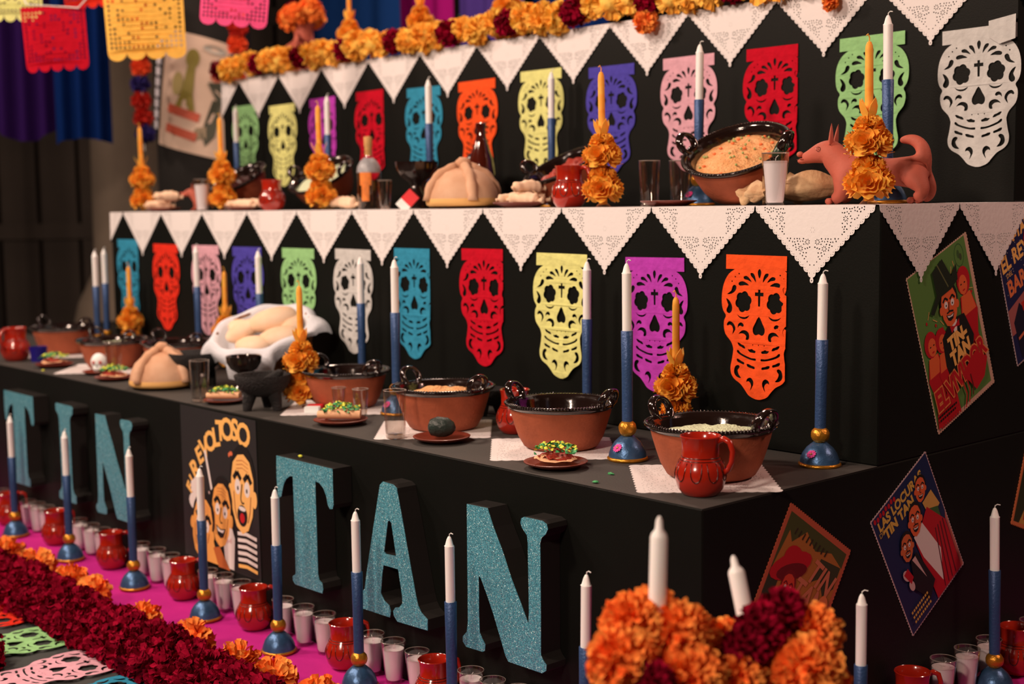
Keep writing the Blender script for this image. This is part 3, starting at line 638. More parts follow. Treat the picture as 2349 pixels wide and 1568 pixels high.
a.line([(.135, -.33), (.145, -.375), (.13, -.405)], .005, RD); a.line([(.155, -.33), (.16, -.375), (.148, -.4)], .005, RD); a.line([(.175, -.335), (.178, -.37), (.17, -.39)], .005, D(96, 16, 18))
for k, (y, q, cc) in enumerate([(-.372, 9, K), (-.382, 8, K), (-.4, 10, RD)]):
    for i in range(q): a.line([(.012 + i * .0095, y), (.018 + i * .0095, y + .001)], .006, cc)
poster('film_poster', gs, a, 'green film poster with a grinning man in a top hat, hung under the side doilies', (.717, 1.036), .378, True, GW, GH)
# blue diamond poster
BW, BH = .264, .361
NAVY = D(20, 32, 66); YL = D(222, 160, 66)
bs = pinked(BW, BH, D(200, 150, 140)); a = Art()
a.lay([(.003, -.003), (BW - .003, -.003), (BW - .003, -BH + .003), (.003, -BH + .003)], NAVY)
a.lay([(BW - .01, -.2), (BW - .003, -.003 - .18), (BW - .003, -BH + .003), (BW - .012, -BH + .003)], D(190, 90, 70))
for i in range(8): a.ell(.014 + i * .0125, -.012 - .003 * (i % 2), .005, .007, RD)
a.txt('LAS LOCURAS', .12, -.036, .034, YL, bold=.0015, sx=.95); a.txt('DE', .022, -.056, .018, YL); a.txt('TIN TAN', .098, -.068, .036, YL, bold=.002, sx=.95)
face(a, .2, -.065, .022, .03, -.4, 1, 'smile', skin=SK2); a.lay([(.19, -.1), (.235, -.095), (.25, -.15), (.2, -.16)], D(215, 150, 70)); a.lay([(.205, -.13), (.24, -.15), (.235, -.24), (.2, -.2)], D(60, 90, 40))
a.lay([(.12, -.17), (.2, -.12), (.25, -.2), (.25, -.355), (.13, -.355)], RD); a.lay([(.12, -.15), (.165, -.14), (.2, -.25), (.17, -.33), (.13, -.22)], WHT)
for k in range(4): a.line([(.205 + k * .012, -.19), (.17 + k * .018, -.35)], .004, D(90, 10, 20))
face(a, .145, -.115, .026, .038, -.35, 1, 'tache', skin=SK2)
face(a, .085, -.15, .024, .034, -.3, 1, 'tache', skin=D(214, 96, 46))
a.lay([(.08, -.19), (.11, -.185), (.14, -.3), (.1, -.33), (.06, -.26)], BLK); a.lay([(.085, -.19), (.1, -.19), (.115, -.27)], PNK)
a.ell(.05, -.21, .012, .02, PNK, .5); a.ell(.055, -.245, .01, .016, PNK, .2); a.lay([(.04, -.2), (.06, -.195), (.07, -.23), (.055, -.24)], RD)
for k in range(3):
    for i in range(9): a.line([(.02 + i * .009, -.305 - k * .014), (.026 + i * .009, -.304 - k * .014)], .007, YL)
poster('film_poster', bs, a, 'dark blue diamond-hung film poster with two grinning men and a dancer', (.585, .485), .541, True, BW, BH)
# sepia poster with red sombrero
a = Art(); RW, RH = .266, .365
rs = pinked(RW, RH, D(190, 80, 50))
a.lay([(.012, -.014), (RW - .012, -.014), (RW - .012, -RH + .012), (.012, -RH + .012)], D(176, 96, 36))
a.lay([(.012, -.014), (RW - .012, -.014), (RW - .012, -.05), (.2, -.035), (.14, -.055), (.09, -.03), (.05, -.07), (.03, -.05), (.012, -.16)], D(70, 66, 26))
a.lay([(.17, -.06), (.25, -.05), (.25, -.1), (.22, -.13), (.19, -.1), (.16, -.12)], D(56, 52, 26)); a.lay([(.012, -.14), (.05, -.13), (.05, -.2), (.012, -.22)], D(48, 46, 26))
for i in range(9): a.line([(.05 + i * .016, -.052), (.054 + i * .016, -.036)], .005, D(50, 36, 18))
a.txt('TIN', .19, -.1, .075, D(206, 104, 70), bold=.002, sx=.8, rot=-.1, shear=.3); a.txt('TAN', .165, -.155, .075, D(206, 104, 70), bold=.002, sx=.8, rot=-.05, shear=.3)
a.ell(.075, -.115, .075, .028, RD, .6); a.ell(.075, -.1, .035, .03, RD, .2); a.ell(.085, -.125, .055, .018, D(110, 8, 14), .5)
a.lay([(.07, -.2), (.1, -.19), (.12, -.26), (.09, -.31), (.055, -.29), (.05, -.23)], D(190, 36, 26)); a.lay([(.1, -.22), (.13, -.21), (.15, -.3), (.12, -.35), (.09, -.32)], K)
face(a, .09, -.165, .024, .036, .1, 1, 'smile', skin=D(214, 58, 34), hair=D(120, 10, 16))
a.ell(.19, -.23, .03, .012, D(150, 60, 30), -.3); a.lay([(.15, -.24), (.18, -.225), (.18, -.26), (.16, -.28)], RD)
a.ell(.23, -.17, .025, .045, D(226, 110, 56)); a.line([(.18, -.285), (.22, -.285)], .006, D(140, 60, 30))
a.lay([(.14, -.31), (.17, -.29), (.2, -.31), (.25, -.3), (.25, -.35), (.14, -.35)], D(30, 26, 16))
poster('film_poster', rs, a, 'sepia film poster with a man in a red sombrero, half behind the marigold pots', (.287, .579), -.579, True, RW, RH)
# dark blue poster at the right edge
a = Art(); QW, QH = .27, .385
qs = pinked(QW, QH, D(190, 150, 140))
a.lay([(.003, -.003), (QW - .003, -.003), (QW - .003, -QH + .003), (.003, -QH + .003)], D(24, 24, 62))
a.line([(.012, -.05), (.06, -.014)], .002, WHT)
for k in range(60):
    a.ell(rnd.uniform(.01, .13), rnd.uniform(-.19, -.04), .0012, .0014, D(220, 190, 160), n=5, step=(k == 0))
a.txt('TIN-TAN', .105, -.055, .04, ORG, bold=.002, sx=.95, rot=.08); a.txt('EL REY', .078, -.108, .056, ORG, bold=.002, sx=.85, rot=.06); a.txt('DEL', .04, -.143, .018, ORG); a.txt('BARRIO', .11, -.176, .06, D(230, 110, 60), bold=.002, sx=.85, rot=.06)
a.lay([(.003, -.23), (.16, -.2), (.2, -.26), (.12, -.3), (.003, -.3)], D(170, 84, 76))
a.lay([(.02, -.27), (.06, -.23), (.1, -.28), (.14, -.24), (.2, -.28), (.2, -.375), (.03, -.375)], D(20, 16, 34))
a.lay([(.07, -.235), (.13, -.235), (.12, -.26), (.1, -.275), (.075, -.26)], D(190, 36, 26)); a.line([(.03, -.32), (.12, -.305)], .008, D(214, 96, 60)); a.ell(.07, -.35, .014, .024, RD)
lady(.17, -.1, 1.5)
poster('film_poster', qs, a, 'dark blue film poster with big orange title, at the right edge of the photo', (1.101, 1.143), .378, True, QW, QH)
a = Art(); os_ = pinked(.26, .38, D(214, 110, 60))
a.lay([(.01, -.01), (.25, -.01), (.25, -.37), (.01, -.37)], D(200, 140, 60)); a.lay([(.01, -.2), (.03, -.16), (.06, -.2), (.07, -.3), (.04, -.37), (.01, -.37)], D(46, 46, 22))
a.lay([(.03, -.08), (.07, -.06), (.08, -.2), (.1, -.34), (.06, -.36), (.045, -.2)], RD); face(a, .15, -.14, .04, .055, 0, 1, 'smile', skin=SK2)
poster('film_poster', os_, a, 'orange-edged film poster cut off by the right edge of the photo', (1.228 + .34 * .38, .374 + .94 * .38), -.347, True, .26, .38)
# ------------------------------------------------------------------ prefabs
def sphere_dirs(n):
    g = PI * (3 - 5 ** .5)
    for i in range(n):
        z = 1 - 2 * (i + .5) / n; r = math.sqrt(1 - z * z)
        yield Vector((r * math.cos(g * i), r * math.sin(g * i), z))
def bloom(n, R, wd, seed, zmin=-.6, curl=.5, inner=.45, flat=1.):
    r = random.Random(seed); b = B()
    b.ball((0, 0, 0), (R * .62, R * .62, R * .62 * flat), 10, 6)
    for d in sphere_dirs(n):
        if d.z < zmin: continue
        d = (d + Vector((r.uniform(-.2, .2), r.uniform(-.2, .2), r.uniform(-.2, .2)))).normalized()
        t = d.orthogonal().normalized(); t.rotate(Matrix.Rotation(r.uniform(0, 6.28), 3, d)); s_ = d.cross(t)
        L = R * r.uniform(.88, 1.08); w_ = R * wd * r.uniform(.8, 1.25)
        c0 = d * R * inner; c1 = d * L * .82 + t * R * .03; c2 = d * L + t * R * curl * r.uniform(.05, .35)
        v = [c0 - s_ * w_ * .25, c0 + s_ * w_ * .25, c1 - s_ * w_ * .5, c1 + t * w_ * .22, c1 + s_ * w_ * .5,
             c2 - s_ * w_ * .55 + d * R * r.uniform(-.05, .04), c2 + d * R * r.uniform(-.03, .06) + t * w_ * .15, c2 + s_ * w_ * .55 + d * R * r.uniform(-.05, .04)]
        v = [(p.x, p.y, p.z * flat) for p in v]
        b.add(v, [(0, 1, 3, 2), (1, 4, 3), (2, 3, 6, 5), (3, 4, 7, 6)])
    return b
mg = [bloom(150, .05, .30, s_).mesh('marigold', M['marig'], fix=False) for s_ in (1, 2, 3)]
mgy = [bloom(120, .055, .36, s_).mesh('marigold', M['marigy'], fix=False) for s_ in (4, 5, 6)]
mgn = [bloom(420, .06, .19, s_, zmin=-.9).mesh('marigold', M['marig'], fix=False) for s_ in (7, 8)]
bg = [bloom(170, .048, .26, s_, zmin=-1, curl=1.1, inner=.5).mesh('burgundy_flower', M['burg'], fix=False) for s_ in (11, 12, 13)]
bgn = [bloom(320, .05, .19, 14, zmin=-1, curl=1).mesh('burgundy_flower', M['burg'], fix=False)]
# taper candle on painted clay holder
base = B().lathe([(0, .004), (.0455, .008), (.044, .018), (.039, .031), (.031, .043), (.021, .052), (.016, .056), (0, .056)], 36).mesh('holder_base', M['bluemet'], autosm=60)
rim = B().lathe([(0, 0), (.046, 0), (.049, .003), (.049, .006), (.046, .009), (0, .009)], 36).mesh('gold_rim', M['gold'], autosm=50)
gball = B().ball((0, 0, .074), (.0215, .0215, .021), 20, 12, .06).mesh('gold_ball', M['gold'], smooth=True)
stem = B().lathe([(0, .088), (.0128, .088), (.0132, .2), (.0145, .299), (.0135, .300), (.0118, .2995), (0, .296)], 20).mesh('blue_stem', M['bluedark'], autosm=50)
wh = B().lathe([(0, .295), (.0112, .295), (.0115, .43), (.0118, .4315), (.0095, .434), (.0062, .447), (.003, .4535), (0, .4545)], 18, wob=lambda a, z: 1 + .06 * math.cos(3 * a) * (z > .43)).mesh('white_candle', M['wax'], autosm=50)
wk = B().tube([(0, 0, .452), (.001, 0, .459), (.006, .001, .4625), (.013, .002, .461)], .0013, 6).mesh('wick', M['wick'])
pf = B()
for k in range(12):
    a_ = 2 * PI * k / 12; c_ = Vector((math.cos(a_), 0, math.sin(a_))); t_ = Vector((-math.sin(a_), 0, math.cos(a_)))
    q = [c_ * .002, c_ * .008 + t_ * .0026, c_ * .0115 + t_ * .0012, c_ * .0115 - t_ * .0012, c_ * .008 - t_ * .0026]
    pf.add([(p.x, -.0012 + k % 2 * .0006, p.z) for p in q], [(0, 1, 2, 3, 4)])
pf2 = B().ball((0, -.0015, 0), (.0024, .0015, .0024), 8, 5)
def emblem(ang, zz=.033, rr=.0395):
    m = Matrix.Rotation(ang + PI / 2, 4, 'Z') @ Matrix.Translation((0, -rr, zz)) @ Matrix.Rotation(-.75, 4, 'X')
    b_ = B().join(pf, m); c_ = B().join(pf2, m)
    return b_.mesh('paper_flower', M['pinkfl'], fix=False), c_.mesh('flower_centre', M['gold'])
E1 = emblem(-1.35); E2 = emblem(PI * 1.02)
def taper(p=E1):
    return P('taper_candle', 'candle', ('holder_base', base, (('paper_flower', p[0], (('flower_centre', p[1]),), 'pink paper flower glued on the blue dome'),)), ('gold_rim', rim), ('gold_ball', gball), ('blue_stem', stem), ('white_candle', wh, (('wick', wk),)))
TP1, TP2 = taper(E1), taper(E2)
# yellow candle dressed with wax roses
def rose(n=22, seed=0, R=.03):
    r = random.Random(seed); b = B()
    for L, (r0, h0, op) in enumerate([(.30, .95, .1), (.55, .85, .25), (.78, .62, .5), (1.0, .34, .85)]):
        v = []; ph = r.uniform(0, 6)
        for j in range(4):
            t = j / 3
            for i in range(n):
                a = 2 * PI * i / n
                rr = R * (.10 + (r0 - .10) * t ** .7) * (1 + .13 * t * math.sin(5 * a + ph) + .05 * t * math.sin(11 * a + ph * 2))
                z = R * (h0 * t ** 1.15 + .1 * t * math.sin(7 * a + ph)) * .95 + R * .05 * L * 0
                v.append((rr * math.cos(a), rr * math.sin(a), z))
        f = [(j * n + i, j * n + (i + 1) % n, (j + 1) * n + (i + 1) % n, (j + 1) * n + i) for j in range(3) for i in range(n)]
        b.add(v, f)
    return b
rb = [rose(22, s_) for s_ in (1, 2, 3)]
fl_parts = []
for ring, (zc, R0, k0, sc_, tl) in enumerate([(.050, .025, 5, 1.22, 1.4), (.085, .014, 4, .95, .85), (.142, .024, 5, 1.18, 1.35), (.178, .011, 4, .92, .7)]):
    for k in range(k0):
        a = 2 * PI * k / k0 + ring * .5 + .25
        m = Matrix.Rotation(a, 4, 'Z') @ Matrix.Translation((R0, 0, zc)) @ Matrix.Rotation(tl, 4, 'Y') @ Matrix.Scale(sc_, 4)
        fl_parts.append(('wax_rose', B().join(rb[k % 3], m).mesh('wax_rose', M['yelwax'], smooth=True, fix=False)))
for k, (a, tl) in enumerate([(.3, .4), (1.8, .25), (3.3, .45), (4.7, .3)]):
    q = [(0, -.006), (.012, -.011), (.03, -.009), (.048, 0), (.03, .009), (.012, .011), (0, .006)]
    m = Matrix.Rotation(a, 4, 'Z') @ Matrix.Translation((.009, 0, .198)) @ Matrix.Rotation(-(PI / 2 - tl), 4, 'Y')
    fl_parts.append(('wax_leaf', B().sheet([q], .0012, plane='xy', bend=lambda x, z: -6 * z * z).tf(m).mesh('wax_leaf', M['yelwax'])))
for zc in (.1, .02):
    for k in range(4):
        a = 2 * PI * k / 4 + zc * 9
        q = [(0, -.004), (.015, -.012), (.034, -.01), (.05, 0), (.034, .01), (.015, .012), (0, .004)]
        m = Matrix.Rotation(a, 4, 'Z') @ Matrix.Translation((.008, 0, zc + .012)) @ Matrix.Rotation(-.15, 4, 'Y')
        if zc > .05: fl_parts.append(('wax_leaf', B().sheet([q], .0012, plane='xy', bend=lambda x, z: 5 * z * z).tf(m).mesh('wax_leaf', M['yelwax'])))
ycan = B().lathe([(0, .008), (.0115, .008), (.0112, .06), (.0098, .2), (.0092, .35), (.008, .362), (.0045, .37), (0, .371)], 18).mesh('yellow_shaft', M['yelwax'], autosm=60)
ywick = B().tube([(0, 0, .37), (.0008, 0, .38), (-.003, .001, .388), (-.008, 0, .384)], .0014, 6).mesh('wick', M['yelwax'])
gft = B().lathe([(.0, 0), (.021, 0), (.022, .002), (.0125, .012), (.0125, .015), (0, .0148)], 20).mesh('glass_foot', M['glass'], autosm=40)
YC = P('flower_candle', 'candle', ('yellow_shaft', ycan, (('wick', ywick),)), ('glass_foot', gft), *fl_parts)
# cazuela
RC = .148
def wobble(a, z): return 1 + .006 * math.sin(2 * a + 1) + .003 * math.sin(5 * a)
cz_out = B().lathe([(0, 0), (.086, 0), (.098, .006), (.112, .03), (.122, .06), (.131, .09), (.134, .104), (.130, .106)], 48, wob=wobble).mesh('clay_body', M['terra'], autosm=60)
cz_in = B().lathe([(.1325, .101), (.1345, .106), (.143, .1105), (.1475, .1155), (.1475, .1195), (.144, .1225), (.139, .1215), (.134, .1165), (.131, .1175), (.1275, .1125), (.125, .1128), (.121, .104), (.112, .07), (.096, .03), (.07, .014), (0, .01)], 48, wob=wobble).mesh('black_glazed_rim', M['blackglaze'], autosm=60)
rope = B()
for k in range(110):
    a = 2 * PI * k / 110
    rope.tube([(.1445 * math.cos(a - .012), .1445 * math.sin(a - .012), .1165), (.148 * math.cos(a), .148 * math.sin(a), .1195), (.1435 * math.cos(a + .014), .1435 * math.sin(a + .014), .1235)], [.0018, .0026, .0016], 5)
rope = rope.mesh('rope_edge', M['blackglaze'], smooth=True)
def handle(side):
    pts = []
    for k in range(13):
        t = -PI * .28 + (PI * 1.56) * k / 12
        y = .029 * math.cos(t); h = .024 + .028 * math.sin(t)
        pts.append((side * (.136 + .42 * h), y, .113 + h * .92))
    b = B().tube(pts, [.0062 + .0022 * abs(k - 6) / 6 for k in range(13)], 10, sx=1., up=(side, 0, 0))
    # broad band: widen radially
    b2 = B().tube(pts, [.0058] * 13, 10)
    for i, p in enumerate(b2.v):
        k = i // 10; c = pts[k]
        b2.v[i] = (c[0] + (p[0] - c[0]) * 2.1, p[1], p[2])
    b2.ball((side * .139, .022, .116), (.012, .01, .008), 10, 6); b2.ball((side * .139, -.022, .116), (.012, .01, .008), 10, 6)
    return b2.mesh('loop_handle', M['blackglaze'], autosm=70)
hL, hR = handle(-1), handle(1)
def fill(R, z, h, nz, seed, n=20, m=40):
    v = [(0, 0, z + h)]; f = []
    for j in range(1, n + 1):
        for i in range(m):
            a = 2 * PI * i / m; r = R * j / n
            v.append((r * math.cos(a), r * math.sin(a), z + h * (1 - (j / n) ** 2) + noise.noise(Vector((r * math.cos(a) * 55, r * math.sin(a) * 55, seed))) * nz + noise.noise(Vector((r * math.cos(a) * 14, r * math.sin(a) * 14, seed))) * nz * 1.3))
    for i in range(m): f.append((0, 1 + i, 1 + (i + 1) % m))
    for j in range(n - 1):
        for i in range(m):
            f.append((1 + j * m + i, 1 + (j + 1) * m + i, 1 + (j + 1) * m + (i + 1) % m, 1 + j * m + (i + 1) % m))
    return B().add(v, f)
f_stew = fill(.123, .082, .0, .006, 1).mesh('stew', M['mole'], smooth=True)
f_orice = fill(.122, .09, .026, .006, 2).mesh('rice', M['rice'], smooth=True)
f_wrice = fill(.122, .092, .016, .006, 3).mesh('rice', M['wrice'], smooth=True)
f_chorizo = fill(.122, .088, .012, .016, 5).mesh('stew', M['redfood'], smooth=True)
bits = B(); bc = B(); r_ = random.Random(5)
for k in range(46):
    a, q = r_.uniform(0, 6.28), .11 * math.sqrt(r_.random())
    z = .09 + .028 * (1 - (q / .122) ** 2)
    (bits if k % 3 else bc).ball((q * math.cos(a), q * math.sin(a), z + .003), (.0038, .0038, .0035) if k % 3 else (.006, .0045, .003), 6, 4)
pea_m = bits.mesh('peas', M['pea'], smooth=True); car_m = bc.mesh('carrot_dice', M['carrot'], smooth=True)
def caz(food, extra=()):
    return P('clay_casserole', 'bowl', ('clay_body', cz_out), ('black_glazed_rim', cz_in, (('rope_edge', rope),)), ('loop_handle', hL), ('loop_handle', hR), food, *extra)
# clay mug
mug_o = B().lathe([(0, 0), (.032, 0), (.037, .003), (.045, .014), (.0505, .032), (.051, .046), (.047, .061), (.0385, .0745), (.0365, .079), (.037, .1), (.039, .112), (.041, .117), (.0395, .1185), (.037, .116), (.0345, .1), (.034, .08), (.044, .06), (.047, .04), (.04, .01), (0, .006)], 36).mesh('mug_body', M['redglaze'], autosm=60)
mug_h = B().tube([(.036, 0, .108), (.048, 0, .114), (.06, 0, .108), (.066, 0, .09), (.064, 0, .07), (.057, 0, .054), (.047, 0, .046)], [.006, .0065, .006, .0055, .0055, .0055, .007], 10).mesh('handle', M['redglaze'], smooth=True)
def prof_r(z):
    pr = [(.045, .014), (.0505, .032), (.051, .046), (.047, .061), (.0385, .0745), (.0365, .079), (.037, .1)]
    for (a, b_), (c, d) in zip(pr, pr[1:]):
        if b_ <= z <= d: return a + (c - a) * (z - b_) / (d - b_)
    return .045
lp = B()
for k in range(9):
    a0 = 2 * PI * k / 9; pts = []
    for j in range(13):
        t = j / 12; z = .068 - .036 * math.sin(PI * t) ** .6; a = a0 + .46 * (t - .5) - .05 * math.sin(2 * PI * t)
        R_ = prof_r(z) + .0003; pts.append((R_ * math.cos(a), R_ * math.sin(a), z))
    lp.tube(pts, .0011, 5)
for z in (.0765, .071):
    R_ = prof_r(z) + .0002; lp.tube([(R_ * math.cos(2 * PI * j / 36), R_ * math.sin(2 * PI * j / 36), z) for j in range(37)], .0009, 5, cap=False)
mug_l = lp.mesh('painted_loops', M['darkpaint'], smooth=True)
MUG = P('clay_mug', 'mug', ('mug_body', mug_o), ('handle', mug_h), ('painted_loops', mug_l))
# votive glass
M['glassrim'] = mat('glass_edge', (.6, .55, .5, 1), .1, trans=.6, spec=.8)
def vgl(H, r0, r1, filz, flutes=12, wax=M['milk']):
    w_ = lambda a, z: 1 - (.022 * (.5 + .5 * math.cos(flutes * a)) if z < H * .72 else 0)
    o = B().lathe([(0, 0), (r0 * .96, 0), (r0, .003), (r0 + (r1 - r0) * .5, H * .5), (r0 + (r1 - r0) * .72, H * .71), (r0 + (r1 - r0) * .76, H * .73), (r1, H - .001), (r1 - .001, H), (r1 - .0022, H - .001), (r1 - .003, H * .8)], 48, wob=w_).mesh('glass_cup', M['glass'], autosm=35)
    rimm = B().lathe([(r1 - .0004, H - .0012), (r1 - .0006, H), (r1 - .0022, H)], 48).mesh('glass_cup', M['glass'])
    rimm = B().tube([((r1 - .001) * math.cos(2 * PI * i / 40), (r1 - .001) * math.sin(2 * PI * i / 40), H - .0005) for i in range(41)], .0009, 5, cap=False).mesh('glass_rim', M['glassrim'], smooth=True)
    k = lambda z: r0 + (r1 - r0) * z / H - .0028
    wx = B().lathe([(0, .007), (k(.007) - .002, .007), (k(.012), .012), (k(filz * .5), filz * .5), (k(filz), filz), (0, filz - .001)], 36).mesh('wax_fill', wax, autosm=50)
    wi = B().tube([(0, 0, filz - .002), (.001, .001, filz + .008), (.006, .004, filz + .014)], .0008, 5).mesh('wick', M['wick'])
    return P('votive_candle', 'candle', ('glass_cup', o, (('glass_rim', rimm),)), ('wax_fill', wx, (('wick', wi),)))
VC = vgl(.108, .0215, .032, .087)
MILK = vgl(.128, .0225, .034, .108)
def tumbler(H, r0, r1, flutes=0):
    w_ = (lambda a, z: 1 - .03 * (.5 + .5 * math.cos(flutes * a)) * (z < H * .7)) if flutes else None
    o = B().lathe([(0, 0), (r0 * .97, 0), (r0, .002), (r1, H - .001), (r1 - .0012, H), (r1 - .0024, H - .001), (r0 - .002, .012), (0, .009)], 40, wob=w_)
    ft = B().lathe([(0, .0005), (r0 * .9, .0005), (r0 * .95, .003), (r0 * .93, .007), (r0 * .8, .009), (0, .0085)], 32).mesh('thick_base', mat('thick_glass', (.8, .72, .66, 1), .08, trans=.85))
    rm = B().tube([(r1 * math.cos(2 * PI * i / 40), r1 * math.sin(2 * PI * i / 40), H) for i in range(41)], .0009, 5, cap=False).mesh('glass_rim', M['glassrim'], smooth=True)
    return P('drinking_glass', 'glass', ('glass_wall', o.mesh('glass_wall', M['glass'], autosm=35)), ('thick_base', ft), ('glass_rim', rm))
TB = tumbler(.128, .026, .03); TBs = tumbler(.085, .0145, .0205, 10); SHOT = tumbler(.085, .015, .0215)
# pan de muerto
dome = B().lathe([(0, 0), (.108, 0), (.116, .006), (.1165, .02), (.110, .05), (.094, .082), (.066, .108), (.032, .122), (0, .125)], 40, wob=lambda a, z: 1 + .02 * math.sin(2 * a + 1) + .012 * math.sin(5 * a + z * 30)).mesh('loaf', M['bread'], smooth=True)
crust = B().lathe([(.108, -.0002), (.1172, .004), (.119, .013), (.1165, .024)], 40, wob=lambda a, z: 1 + .02 * math.sin(2 * a + 1) + .012 * math.sin(5 * a + z * 30)).mesh('golden_crust', M['crust'], smooth=True)
bones = []
for k in range(4):
    a = PI / 4 + k * PI / 2 + .25; pts = []; rr = []
    for j in range(10):
        t = .12 + .82 * j / 9; th = t * PI / 2 * 1.05
        R_ = .112 + .006; pts.append((R_ * math.sin(th) * math.cos(a), R_ * math.sin(th) * math.sin(a), .015 + .113 * math.cos(th)))
        rr.append(.0125 + .005 * abs(math.sin(j * 1.05 + 1.2)))
    bones.append(('bread_bone', B().tube(pts, rr, 10).mesh('bread_bone', M['bread'], smooth=True)))
knob = B().ball((0, 0, .137), (.026, .026, .02), 14, 9, .2).mesh('bread_knob', M['bread'], smooth=True)
BREAD = P('bread_of_the_dead', 'bread', ('loaf', dome), ('golden_crust', crust), *bones, ('bread_knob', knob))
# dishes
dish = B().lathe([(0, 0), (.045, 0), (.05, .003), (.066, .009), (.0755, .013), (.0765, .0155), (.074, .0165), (.064, .0125), (.048, .0075), (0, .006)], 40).mesh('clay_dish', M['browndish'], autosm=50)
def plate(label, loc, sc=1., group=None, rz=0): return solo('clay_dish', dish, label, 'plate', loc, (0, 0, rz), sc, group)
def greens(n, rx, ry, z, seed, mt, sz=.006):
    r = random.Random(seed); b = B()
    for k in range(n):
        x, y = r.uniform(-1, 1) * rx, r.uniform(-1, 1) * ry
        h = z + .016 * (1 - (x / rx) ** 2) * (1 - (y / ry) ** 2) + r.uniform(0, .008)
        m = Matrix.Translation((x, y, h)) @ Matrix.Rotation(r.uniform(0, 6.28), 4, 'Z') @ Matrix.Rotation(r.uniform(-1, 1), 4, 'X')
        s_ = sz * r.uniform(.7, 1.5)
        b.join(B().add([(-s_, -s_ * .5, 0), (0, -s_ * .7, .002), (s_, 0, -.001), (.2 * s_, s_ * .7, .002), (-s_ * .8, s_ * .6, 0), (0, 0, .003)], [(0, 1, 5), (1, 2, 5), (2, 3, 5), (3, 4, 5), (4, 0, 5)]), m)
    return b.mesh('chopped_topping', mt, fix=False)
st = {'kind': 'stuff'}
def taco(seed, rolled=True):
    if rolled:
        tb = B().tube([(-.06, -.018, .022), (-.03, -.02, .0235), (.03, -.02, .0235), (.06, -.018, .022)], [.011, .0125, .0125, .011], 12)
        tb.tube([(-.055, .012, .022), (.055, .014, .022)], [.0115, .0115], 12); tb.tube([(-.05, .034, .02), (.05, .036, .02)], [.0105, .0105], 12)
        t = ('rolled_tortilla', tb.mesh('rolled_tortilla', M['tortilla'], autosm=60))
        pr = [t]
    else:
        tt = fill(.052, .014, .008, .006, seed, 8, 24).mesh('flat_tortilla', M['tortilla'], smooth=True)
        rf = fill(.044, .019, .012, .012, seed + 3, 10, 26).mesh('red_filling', M['redfood'], smooth=True)
        pr = [('flat_tortilla', tt), ('red_filling', rf)]
    return P('garnished_taco', 'food', *pr, ('chopped_greens', greens(90, .05, .034, .03, seed, M['green']), (), st), ('yellow_shreds', greens(50, .048, .034, .033, seed + 9, M['yelp'], .005), (), st))
# stone mortar
mo = B().lathe([(0, .052), (.045, .05), (.07, .066), (.09, .092), (.098, .118), (.096, .124), (.088, .122), (.078, .1), (.05, .075), (0, .068)], 36, wob=lambda a, z: 1 + .02 * math.sin(3 * a + z * 40)).mesh('stone_bowl', M['stone'], autosm=50)
legs = [('stone_leg', B().tube([(.045 * math.cos(a), .045 * math.sin(a), .07), (.056 * math.cos(a), .056 * math.sin(a), .03), (.062 * math.cos(a), .062 * math.sin(a), 0)], [.026, .02, .014], 10).mesh('stone_leg', M['stone'], autosm=60)) for a in (-.9, 1.2, 3.3)]
MOR = P('stone_mortar', 'mortar', ('stone_bowl', mo), *legs)
pes = B().tube([(0, 0, 0), (.0, 0, .02), (0, 0, .06), (0, 0, .085), (0, 0, .095)], [.012, .02, .017, .014, .006], 12).mesh('stone_pestle', M['stone'], autosm=60)
# glazed compote with scalloped rim
def compote_m():
    w_ = lambda a, z: 1 + (.05 * abs(math.sin(6 * a)) if z > .1 else 0) + (.04 * math.sin(8 * a) if z < .03 else 0)
    return B().lathe([(0, 0), (.048, 0), (.05, .004), (.04, .02), (.02, .045), (.014, .06), (.02, .07), (.042, .085), (.052, .105), (.054, .125), (.05, .124), (.046, .1), (.03, .086), (0, .082)], 60, wob=w_)
CMP = compote_m().mesh('incense_cup', M['blackglaze'], autosm=45)
# ------------------------------------------------------------------ floor cloth and floor papers
def cloth(x0, y0, x1, y1, nx, ny, z=.004, amp=.003, seed=0):
    v = []; f = []
    for j in range(ny + 1):
        for i in range(nx + 1):
            x, y = x0 + (x1 - x0) * i / nx, y0 + (y1 - y0) * j / ny
            v.append((x, y, z + amp * max(0, noise.noise(Vector((x * 2.2 + y * 6, y * 3 - x * 7, seed)))) * 1.6))
    for j in range(ny):
        for i in range(nx): f.append((j * (nx + 1) + i, j * (nx + 1) + i + 1, (j + 1) * (nx + 1) + i + 1, (j + 1) * (nx + 1) + i))
    return B().add(v, f)
solo('floor_cloth', cloth(-5.2, -.44, .46, -.003, 260, 20, z=.001).mesh('floor_cloth', M['magenta'], smooth=True, fix=False), 'magenta cloth on the floor along the front of the altar, under the candles', 'cloth')
solo('floor_cloth', cloth(.003, .0, .46, 2.2, 24, 90, z=.0016, seed=3).mesh('floor_cloth', M['magenta'], smooth=True, fix=False), 'magenta cloth strip on the floor round the right side of the altar', 'cloth')
flr = B().box(-5.3, -1.6, .0003, .2, -.445, .0012)
for k, (x, c, nm_) in enumerate([(-2.86, 'orange', 'orange'), (-2.56, 'yellow', 'pale yellow'), (-2.27, 'scarlet', 'red'), (-1.985, 'green', 'green'), (-1.70, 'pink', 'pink'), (-1.425, 'teal', 'teal')]):
    solo('paper_skull', skulls[0], nm_ + ' tissue-paper skull lying on the floor in front of the burgundy garland', 'paper skull', (x, -.455, .0045), (-PI / 2, 0, rnd.uniform(-.05, .05)), mt=PC[c], group='paper skulls laid on the floor')
